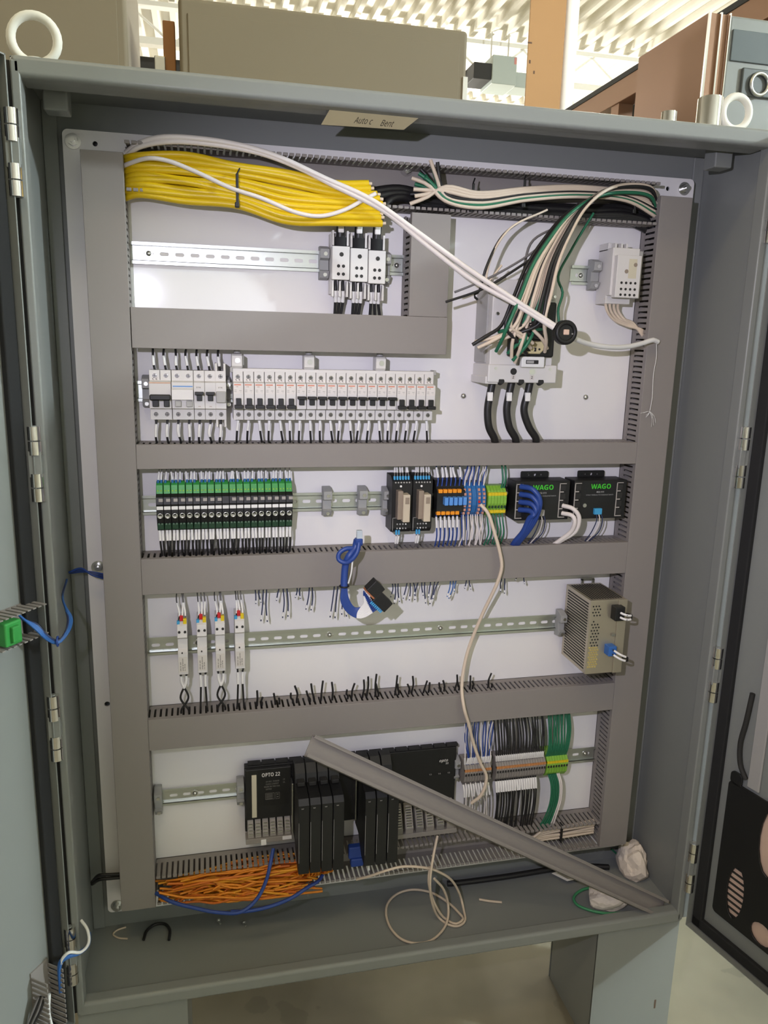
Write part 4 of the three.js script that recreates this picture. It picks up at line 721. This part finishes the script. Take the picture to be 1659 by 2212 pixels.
// cut wires in the right half of the top duct
{
  const ends = [[-7, 1736, 60], [5, 1744, 60], [22, 1765, 68], [34, 1762, 70], [-4, 1718, 62], [-2, 1707, 64], [-9, 1695, 60], [10, 1752, 54], [28, 1758, 60], [0, 1728, 54], [40, 1752, 50], [2, 1700, 50], [15, 1740, 66], [-6, 1712, 50]], cols = ['tan', 'green', 'tan', 'black', 'tan', 'tan', 'tan', 'black', 'green', 'green', 'black', 'black', 'green', 'black'];
  ends.forEach((e, k) => { const dy = (k % 7 - 3) * 4, dz = Math.floor(k / 7) * -9, c = cols[k]; wire(`${c} wire with cut end lying in the right half of the top duct`, [e, [(e[0] + 45) / 2, (e[1] + 1713) / 2 + 2, 66 + dz], [48, 1713 + dy * 0.9, 72 + dz], [107, 1706 + dy, 72 + dz], [197, 1722 + dy * 0.8, 68 + dz], [298, 1734 + dy * 0.7, 60 + dz], [400, 1733 + dy * 0.6, 52 + dz], [470, 1715 + dy, 40 + dz]], 3.3, c === 'tan' ? M.tan : c === 'green' ? M.wireGreen : M.wireBlack, `${c} cut wires in the top duct`, null, { rad: 8, n: 44 }); });
  const A = [[440, 1742, 50], [379, 1742, 62], [324, 1726, 82], [273, 1692, 102], [236, 1649, 120], [208, 1602, 130], [189, 1547, 138], [175, 1501, 138]];
  const tips = [[90, 1465, 130], [100, 1460, 128], [96, 1470, 124], [128, 1470, 118], [140, 1455, 112], [166, 1445, 120], [176, 1436, 112], [170, 1440, 116], [202, 1470, 125], [212, 1480, 126], [235, 1462, 112], [232, 1456, 110], [206, 1500, 132], [150, 1500, 128], [160, 1452, 116], [195, 1452, 116], [185, 1478, 130], [178, 1460, 126], [150, 1478, 122], [214, 1508, 128], [198, 1488, 122], [222, 1494, 118], [160, 1490, 114], [204, 1462, 112], [140, 1488, 118], [192, 1500, 108]];
  const cc = ['black', 'tan', 'tan', 'tan', 'green', 'tan', 'tan', 'green', 'tan', 'black', 'tan', 'tan', 'black', 'green', 'green', 'black', 'black', 'green', 'black', 'black', 'black', 'green', 'black', 'tan', 'green', 'black'];
  tips.forEach((e, k) => { const o = ((k * 7) % 26 - 12.5) * 0.72, c = cc[k], side = o * 3.6; wire(`${c} wire arching down from the top duct over the main switch`, [[470, 1722 + o, 34], ...A.map((a, i) => [a[0] + side * (i / 7) * 1.1, a[1] + o * 0.9 * (1 - i / 14), a[2] + ((k * 5) % 7 - 3) * 3]), [(175 + side + e[0]) / 2 + rnd(-6, 6), (1495 + e[1]) / 2, 134], e], 3.2, c === 'tan' ? M.tan : c === 'green' ? M.wireGreen : M.wireBlack, `${c} wires arching over the main switch`, null, { rad: 7, n: 60 }); });
  wire('long black wire sticking out left of the arching bundle', [[295, 1712, 70], [218, 1628, 100], [161, 1587, 104], [112, 1558, 104], [49, 1535, 100]], 2.4, M.wireBlack); wire('long grey wire sticking out left beside the black one', [[290, 1705, 62], [215, 1632, 92], [150, 1590, 94], [100, 1566, 96], [66, 1552, 94]], 2.2, M.wireGrey);
  wire('thin black wire arching down to a hooked end', [[201, 1685, 60], [152, 1649, 80], [118, 1593, 100], [111, 1555, 90], [104, 1549, 84], [112, 1542, 82]], 2.2, M.wireBlack);
  wire('grey wire dropping straight from the top duct', [[280, 1681, 70], [212, 1646, 74], [197, 1613, 82], [188, 1542, 104]], 2.3, M.wireGrey); wire('pale wire curling down right of the arching bundle', [[330, 1700, 60], [290, 1634, 64], [264, 1585, 74], [272, 1560, 80], [262, 1530, 88], [264, 1505, 92]], 2.3, M.wireGreen);
  wire('pale thin wire looping left of the arching bundle', [[240, 1700, 62], [165, 1662, 80], [128, 1610, 94], [122, 1570, 96], [150, 1600, 90]], 2, M.tan);
  for (const [i, [x, y, h, z]] of [[-297, 1696, 44, 84], [101, 1714, 40, 62], [195, 1727, 40, 60], [417, 1730, 36, 46]].entries()) single('cable_tie', `black cable tie ${['around the yellow bundle', 'on the wires near their cut ends', 'in the middle of the right top duct', 'where the wires arch out of the top duct'][i]}`, 'cable tie', [gBox(x - 2.2, x + 2.2, y - h / 2, y + h / 2, z + 1, z + 4, 1), gBox(x - 4, x + 3, y - h / 2 - 6, y - h / 2 + 2, z - 4, z + 4, 1.5), gCyl([x, y + h / 2, z], [x + 5, y + h / 2 + 10, z - 6], 1.3, 6)], M.black, [x, y - h / 2, z]);
}
// ---------------------------------------------------------------- main switch and single power block
{
  const t = thing('main_switch', 'pale main switch with black plate and cream dial under the wires', 'switch', [200, 1398, 0]);
  part(t, 'body', gBox(142, 262, 1412, 1578, 1, 78, 2), M.lightPlastic); part(t, 'top_cover', [gBox(146, 258, 1546, 1578, 76, 82, 2), gBox(150, 165, 1574, 1582, 30, 78, 1), gBox(225, 255, 1574, 1581, 30, 78, 1)], M.lightPlastic);
  part(t, 'side_flange', gBox(139.2, 143, 1434, 1560, 1, 60, 1), M.greyPlastic);
  part(t, 'terminal_shroud', [gBox(138, 270, 1400, 1432, 1, 84, 2.5), gBox(135, 160, 1397, 1411, 1, 80, 2)], M.lightPlastic);
  for (const x of [164, 202, 240]) part(t, 'cable_notch', gCyl([x, 1400, 76], [x, 1403, 85], 5.5, 12), M.dark);
  for (const x of [186, 222]) part(t, 'terminal_screw', [gCyl([x, 1420, 83], [x, 1420, 84.8], 6, 16)], x < 200 ? M.dark : M.zinc);
  for (const [x, y] of [[152, 1425], [256, 1425], [256, 1552], [150, 1520]]) part(t, 'cover_screw', gCyl([x, y, 78], [x, y, 84.8], 2.6, 12), M.zinc);
  part(t, 'black_plate', gBox(172, 258, 1446, 1542, 78, 92, 4), M.black);
  part(t, 'dial', gPlate([[188, 1460], [196, 1452], [230, 1452], [240, 1462], [240, 1524], [228, 1536], [205, 1536], [188, 1520]], [], 91, 95, 1.5), M.cream);
  part(t, 'handle', [gBox(198, 224, 1478, 1506, 94, 118, 4), gBox(204, 232, 1474, 1486, 94, 108, 3), gCyl([211, 1492, 94], [211, 1492, 124], 9, 14)], M.black);
  part(t, 'dial_mark', [gBox(198, 222, 1456, 1463, 94.5, 95.6), gCyl([228, 1460, 94], [228, 1460, 95.8], 2, 8)], M.dark); part(t, 'dial_button', gCyl([214, 1459.5, 95], [214, 1459.5, 97], 4, 12), M.cream);
  const pl = part(t, 'lock_plate', gBox(196, 240, 1428, 1447, 84, 95, 2), M.white); pl.add(mesh('lock_slot', [gBox(204, 228, 1434, 1441, 94, 95.8, 3)], M.dark, bases.get(t))); pl.add(mesh('lock_slider', [gBox(205, 219, 1435, 1440, 95, 97, 2)], M.greyPlastic, bases.get(t)));
  const dig = canvasMat(32, 32, (g, w, h) => { g.fillStyle = '#cdc6c1'; g.fillRect(0, 0, w, h); g.fillStyle = '#48423f'; g.font = 'bold 26px sans-serif'; g.fillText('2', 9, 26); });
  part(t, 'number_print', gPlane(182, 190, 1406, 1414, 84.2), dig); part(t, 'number_print', gPlane(218, 226, 1406, 1414, 84.2), dig);
}
for (const [i, x] of [156, 193, 229].entries()) {
  const t = wire(`heavy black cable dropping from the main switch, ${['left', 'middle', 'right'][i]} one`, [[x, 1402, 62], [x - 4, 1380, 63], [x - 7 - (i === 2 ? 2 : 0), 1350, 62], [x - 2 + i * 3, 1318, 60], [x + 12 + i * 5, 1296, 54], [x + 19 + i * 4, 1282, 44]], 7, M.wireBlack, 'heavy cables of the main switch', null, { rad: 12, n: 36 });
  part(t, 'marker_sleeve', gBox(x - 11, x - 1, 1366, 1382, 64, 71, 1.5), M.sleeve, 'white printed marker');
}
endClamp(364, 1599, 'bluish grey end clamp beside the single power block', 16);
{
  const t = thing('power_block', 'single pale power block with rows of holes by the right duct', 'power block', [400, 1545, 0]);
  part(t, 'body', [gBox(374, 428, 1560, 1644, 8, 62, 1.5), gBox(378, 426, 1556, 1630, 60, 74, 1)], M.lightPlastic);
  each(t, 'shoulder', [gBox(374, 404, 1640, 1654, 8, 42, 1), gBox(374, 424, 1546, 1562, 8, 48, 1)], M.lightPlastic);
  for (const x of [380, 392, 402]) part(t, 'guard_fin', gBox(x, x + 4, 1640, 1652, 42, 56), M.lightPlastic);
  part(t, 'side_clip', gBox(427, 436, 1556, 1640, 20, 60, 1), M.greyPlastic);
  part(t, 'cream_patch', gBox(401, 417, 1590, 1624, 73, 74.4), M.tape); for (const [x, y] of [[397, 1602], [414, 1614]]) part(t, 'main_screw', gCyl([x, y, 73], [x, y, 75], 3.6, 14), M.relaySide);
  for (let r = 0; r < 3; r++) for (let c = 0; c < 4; c++) part(t, 'outlet_screw', gCyl([389 + c * 9.2, [1582, 1571, 1561][r], 73], [389 + c * 9.2, [1582, 1571, 1561][r], 74.8], 2.3, 10), M.dark);
}
// ---------------------------------------------------------------- data cable, blue plug lead and black connector
wire('white data cable hanging from the blue terminals to the bottom row', [[146, 1172, 58], [158, 1158, 66], [172, 1118, 74], [184, 1080, 76], [189, 1053, 76], [184, 1022, 72], [163, 947, 52], [141, 867, 42], [128, 804, 56], [128, 766, 76], [140, 730, 74], [152, 691, 68], [172, 638, 66], [187, 605, 66], [178, 565, 66], [160, 544, 60]], 3.4, M.tan, undefined, null, { rad: 10, n: 110 });
{
  const t = thing('network_lead', 'blue network lead tied in a loop over the middle duct', 'cable', [-115, 1060, 100]);
  part(t, 'cable', [gTube([[-97, 1122, 100], [-102, 1106, 104], [-112, 1096, 108], [-118, 1080, 106], [-121, 1050, 108], [-121, 1037, 110]], 6.5, 10, 30), gTube([[-104, 1108, 104], [-119, 1107, 104], [-130, 1099, 104], [-131, 1089, 106], [-120, 1084, 112], [-109, 1091, 116], [-100, 1104, 116], [-96, 1118, 112]], 4.2, 9, 30), gTube([[-94, 1122, 104], [-100, 1102, 112], [-108, 1090, 112]], 4.2, 9, 14)], M.blue);
  part(t, 'plug', [gBox(-99, -89, 1124, 1140, 98, 107, 1)], mat(0.50, 0.56, 0.62, 0.25), 'clear network plug'); part(t, 'boot', gBox(-102, -88, 1112, 1126, 96, 109, 3), M.blue);
  part(t, 'white_core', gTube([[-108, 1088, 116], [-110, 1066, 116], [-114, 1046, 112]], 1.6, 6, 10), M.white); part(t, 'tie', gRing([-121, 1040, 109], 8, 1.4, 'y', 18), M.black);
}
for (let k = 0; k < 12; k++) { const f = k / 11; wire('blue wire with white sleeve running to the black connector', [[-125 + f * 8, 1040, 110], [-126 + f * 12, 1012 + f * 6, 112], [-112 + f * 10, 990 + f * 10, 114], [-92 + f * 4, 982 + f * 22, 118], [-62 - f * 26, 1000 + f * 34, 124]], 1.5, M.blue, 'blue wires of the black connector', [0.62, 0.9]); }
{
  const t = thing('black_connector', 'double black plug connector hanging in front of the panel', 'connector', [-66, 1022, 122]);
  const c = Math.PI * -0.25; t.rotation.z = c;
  part(t, 'housing', [gBox(-66 - 26, -66 - 2, 1022 - 2, 1022 + 22, 112, 136, 1.5), gBox(-66 - 4, -66 + 28, 1022 - 9, 1022 + 13, 112, 136, 1.5)], M.black);
  part(t, 'orange_edge', [gBox(-66 - 25, -66 - 3, 1022 - 5, 1022 - 2, 114, 134)], mat(0.4, 0.14, 0.06)); const f = []; for (let k = 0; k < 8; k++) f.push(gCyl([-66 - 1 + k * 3.6, 1022 - 9, 130], [-66 - 1 + k * 3.6, 1022 - 15, 130], 1.5, 7)); part(t, 'ferrules', f, M.sky);
}
// ---------------------------------------------------------------- lower left leads
for (let k = 0; k < 5; k++) {
  wire('blue wire looping from the left door into the enclosure', [[-628 - k, 1047 + k * 2, 222], [-608, 1040 - k * 2, 224 + k], [-597, 1023 - k * 2, 222], [-583, 1007 - k, 212], [-574 + k, 1014, 202], [-571 + k, 1028, 182 - k * 2], [-577, 1038 + k, 160], [-590, 1045, 110], [-594, 1052, 40]], 1.9, k ? M.midBlue : M.wireDarkBlue, 'blue wires between left door and enclosure', null, { rad: 6, n: 40 });
  wire('blue wire running from the left wall to the left duct', [[-594, 1054 + k, 8 + k * 2], [-573, 1060 + k * 1.5, 22], [-553, 1060 - k, 28 + k], [-528, 1052 - k * 2, 24]], 1.8, k % 2 ? M.wireDarkBlue : M.blue, 'blue wires left of the left duct', null, { n: 16 });
}
single('cable_tie', 'dark blue cable tie around the wires by the left door', 'cable tie', gRing([-583, 1006, 211], 7, 1.6, 'x', 16), M.blue, [-583, 1000, 211]);
for (let k = 0; k < 3; k++) wire('blue lead at the foot of the left door', [[-616, 380 + k * 4, 216], [-610, 448 - k * 2, 222], [-597, 455 - k, 222], [-584, 450 - k, 212], [-572, 444, 192], [-574, 442, 160]], 3, M.midBlue, 'blue leads at the foot of the left door'); wire('white lead looping at the foot of the left door', [[-610, 442, 222], [-606, 455, 224], [-596, 463, 224], [-580, 452, 214], [-570, 452, 196], [-572, 470, 186], [-584, 480, 172]], 2.6, M.white);
for (let k = 0; k < 4; k++) wire('dark lead hanging out of the left door duct', [[-634 - k * 3, 404, 244], [-640 - k * 4, 384, 248], [-656 - k * 3, 350, 252], [-662 - k * 2, 300, 250]], 2.2, k % 2 ? M.wireGrey : M.wireBlack, 'dark leads hanging from the left door duct'); wire('white lead hanging out of the left door duct', [[-628, 402, 240], [-630, 370, 244], [-624, 320, 240], [-618, 280, 236]], 2.6, M.white);
for (let k = 0; k < 2; k++) wire(`black cable leaving the left duct near the floor, ${k ? 'lower' : 'upper'} one`, [[-590, 430 - k * 4, 8], [-574, 452 - k * 9, 20], [-552, 452 - k * 8, 22], [-526, 450 - k * 7, 22]], 3.4, M.wireBlack);
wire('blue jumper lead from the controller hanging below the bottom duct', [[-245, 494, 60], [-253, 474, 80], [-262, 447, 90], [-280, 420, 102], [-311, 404, 112], [-354, 408, 110], [-397, 415, 98], [-439, 424, 84], [-468, 428, 60]], 3.6, M.blue, undefined, null, { rad: 9, n: 50 }); wire('blue lead branching right below the bottom duct', [[-330, 404, 108], [-300, 402, 110], [-259, 405, 110], [-214, 410, 100], [-181, 421, 90], [-157, 424, 78], [-140, 430, 50]], 3.6, M.blue, undefined, null, { rad: 9, n: 40 });
// ---------------------------------------------------------------- things lying on the enclosure floor
const FY = 299;
wire('cream cable coiled on the enclosure floor', [[80,500,90],[66,471,112],[59,425,120],[70,359,105],[94,303,88],[108,302,107],[125,302,114],[143,303,104],[149,306,79],[149,318,62],[135,354,70],[116,388,82],[91,417,97],[63,440,108],[27,454,113],[-2,459,115],[-30,455,115],[-58,436,100],[-82,416,80]], 2.6, M.tan, undefined, null, { rad: 8, n: 120 });
wire('cream cable lying in an open ring on the enclosure floor', [[63,439,100],[61,408,105],[76,354,100],[105,303,90],[122,303,108],[140,305,100],[136,306,80],[122,306,46],[96,306,12],[59,306,-4],[25,304,0],[-2,303,24],[-13,303,58],[-11,303,98],[4,303,129],[27,303,143],[56,303,143],[88,303,122],[108,308,97],[115,322,75],[99,371,85],[74,410,100]], 2.6, M.tan, undefined, null, { rad: 8, n: 120 });
wire('thick black cable lying along the back of the enclosure floor', [[140, 306, -8], [159, 306, -6], [283, 306, -5], [396, 307, -7], [464, 306, -4], [520, 306, 10]], 6.2, M.wireBlack, undefined, null, { rad: 10, n: 40 });
wire('green wire curved around the white rag', [[463, 303, 60], [423, 303, 66], [397, 303, 84], [394, 303, 104], [414, 303, 126], [443, 303, 141], [474, 303, 146]], 3, M.wireGreen, undefined, null, { rad: 8, n: 36 }).children[0].material = mat(0.06, 0.30, 0.13, 0.42);
wire('short tan wire bent double on the enclosure floor', [[-535, 301, -15], [-552, 301, -9], [-558, 301, 0], [-547, 301, 12], [-529, 301, 18]], 1.8, M.tan); wire('short straight tan wire offcut on the enclosure floor', [[194, 302, 48], [216, 302, 58], [239, 302, 66]], 2.6, M.tan); wire('black wire offcut bent in an arc on the enclosure floor', [[-498, 302, 28], [-493, 302, 4], [-478, 302, -10], [-460, 302, -8], [-449, 302, 10], [-449, 302, 38]], 3, M.wireBlack, undefined, null, { n: 30 });
wire('short green wire behind the back rag', [[540, 330, -18], [560, 312, -14], [575, 302, -8]], 2.2, M.wireGreen);
function rag(label, c, rx, ry, rz, sd) { const g = new THREE.IcosahedronGeometry(1, 5), p = g.attributes.position; for (let i = 0; i < p.count; i++) { const x = p.getX(i), y = p.getY(i), z = p.getZ(i), n = 1 + 0.22 * noise.noise(x * 1.6 + sd, y * 1.6, z * 1.6) + 0.10 * noise.noise(x * 4 + sd, y * 4, z * 4); const yy = Math.max(y, -0.55); p.setXYZ(i, x * n * rx * S, (yy + 0.55) * n * ry * S, z * n * rz * S); } g.computeVertexNormals(); return single('rag', label, 'rag', g.translate(c[0] * S, c[1] * S, c[2] * S), M.rag, c); }
rag('crumpled white rag leaning in the back right corner of the floor', [568, FY + 1, 28], 30, 46, 44, 3); rag('crumpled white rag lying in front on the enclosure floor', [466, FY + 1, 108], 44, 30, 34, 11);
{
  const flat = (q, y0, y1) => gPlate(q.map(([x, z]) => [x, -z]), [], y0, y1).rotateX(-Math.PI / 2), t = thing('paper_tag', 'small white printed paper tag lying on the enclosure floor', 'tag', [412, 305, 22]);
  part(t, 'card', flat([[378, 13], [430, -1], [444, 40], [401, 43]], 312, 313), M.white); part(t, 'print_patch', flat([[390, 15], [426, 5], [435, 36], [404, 38]], 313, 313.4), M.greyPlastic);
}
for (const [i, [x, z]] of [[-302, 22], [-352, 6]].entries()) single('dropped_screw', `small zinc screw dropped on the enclosure floor, ${i ? 'left' : 'right'} one`, 'screw', [gCyl([x, 303, z], [x + 3, 303, z + 9], 2, 8), gCyl([x - 1, 303, z - 3], [x, 303, z], 4, 12)], M.zinc, [x, 300, z]);
single('tube_offcut', 'short white plastic tube offcut in the back corner of the floor', 'tube', gCyl([572, 304, -10], [592, 314, -18], 6, 14), M.white, [580, 300, -14]);

renderer.render(scene, camera);
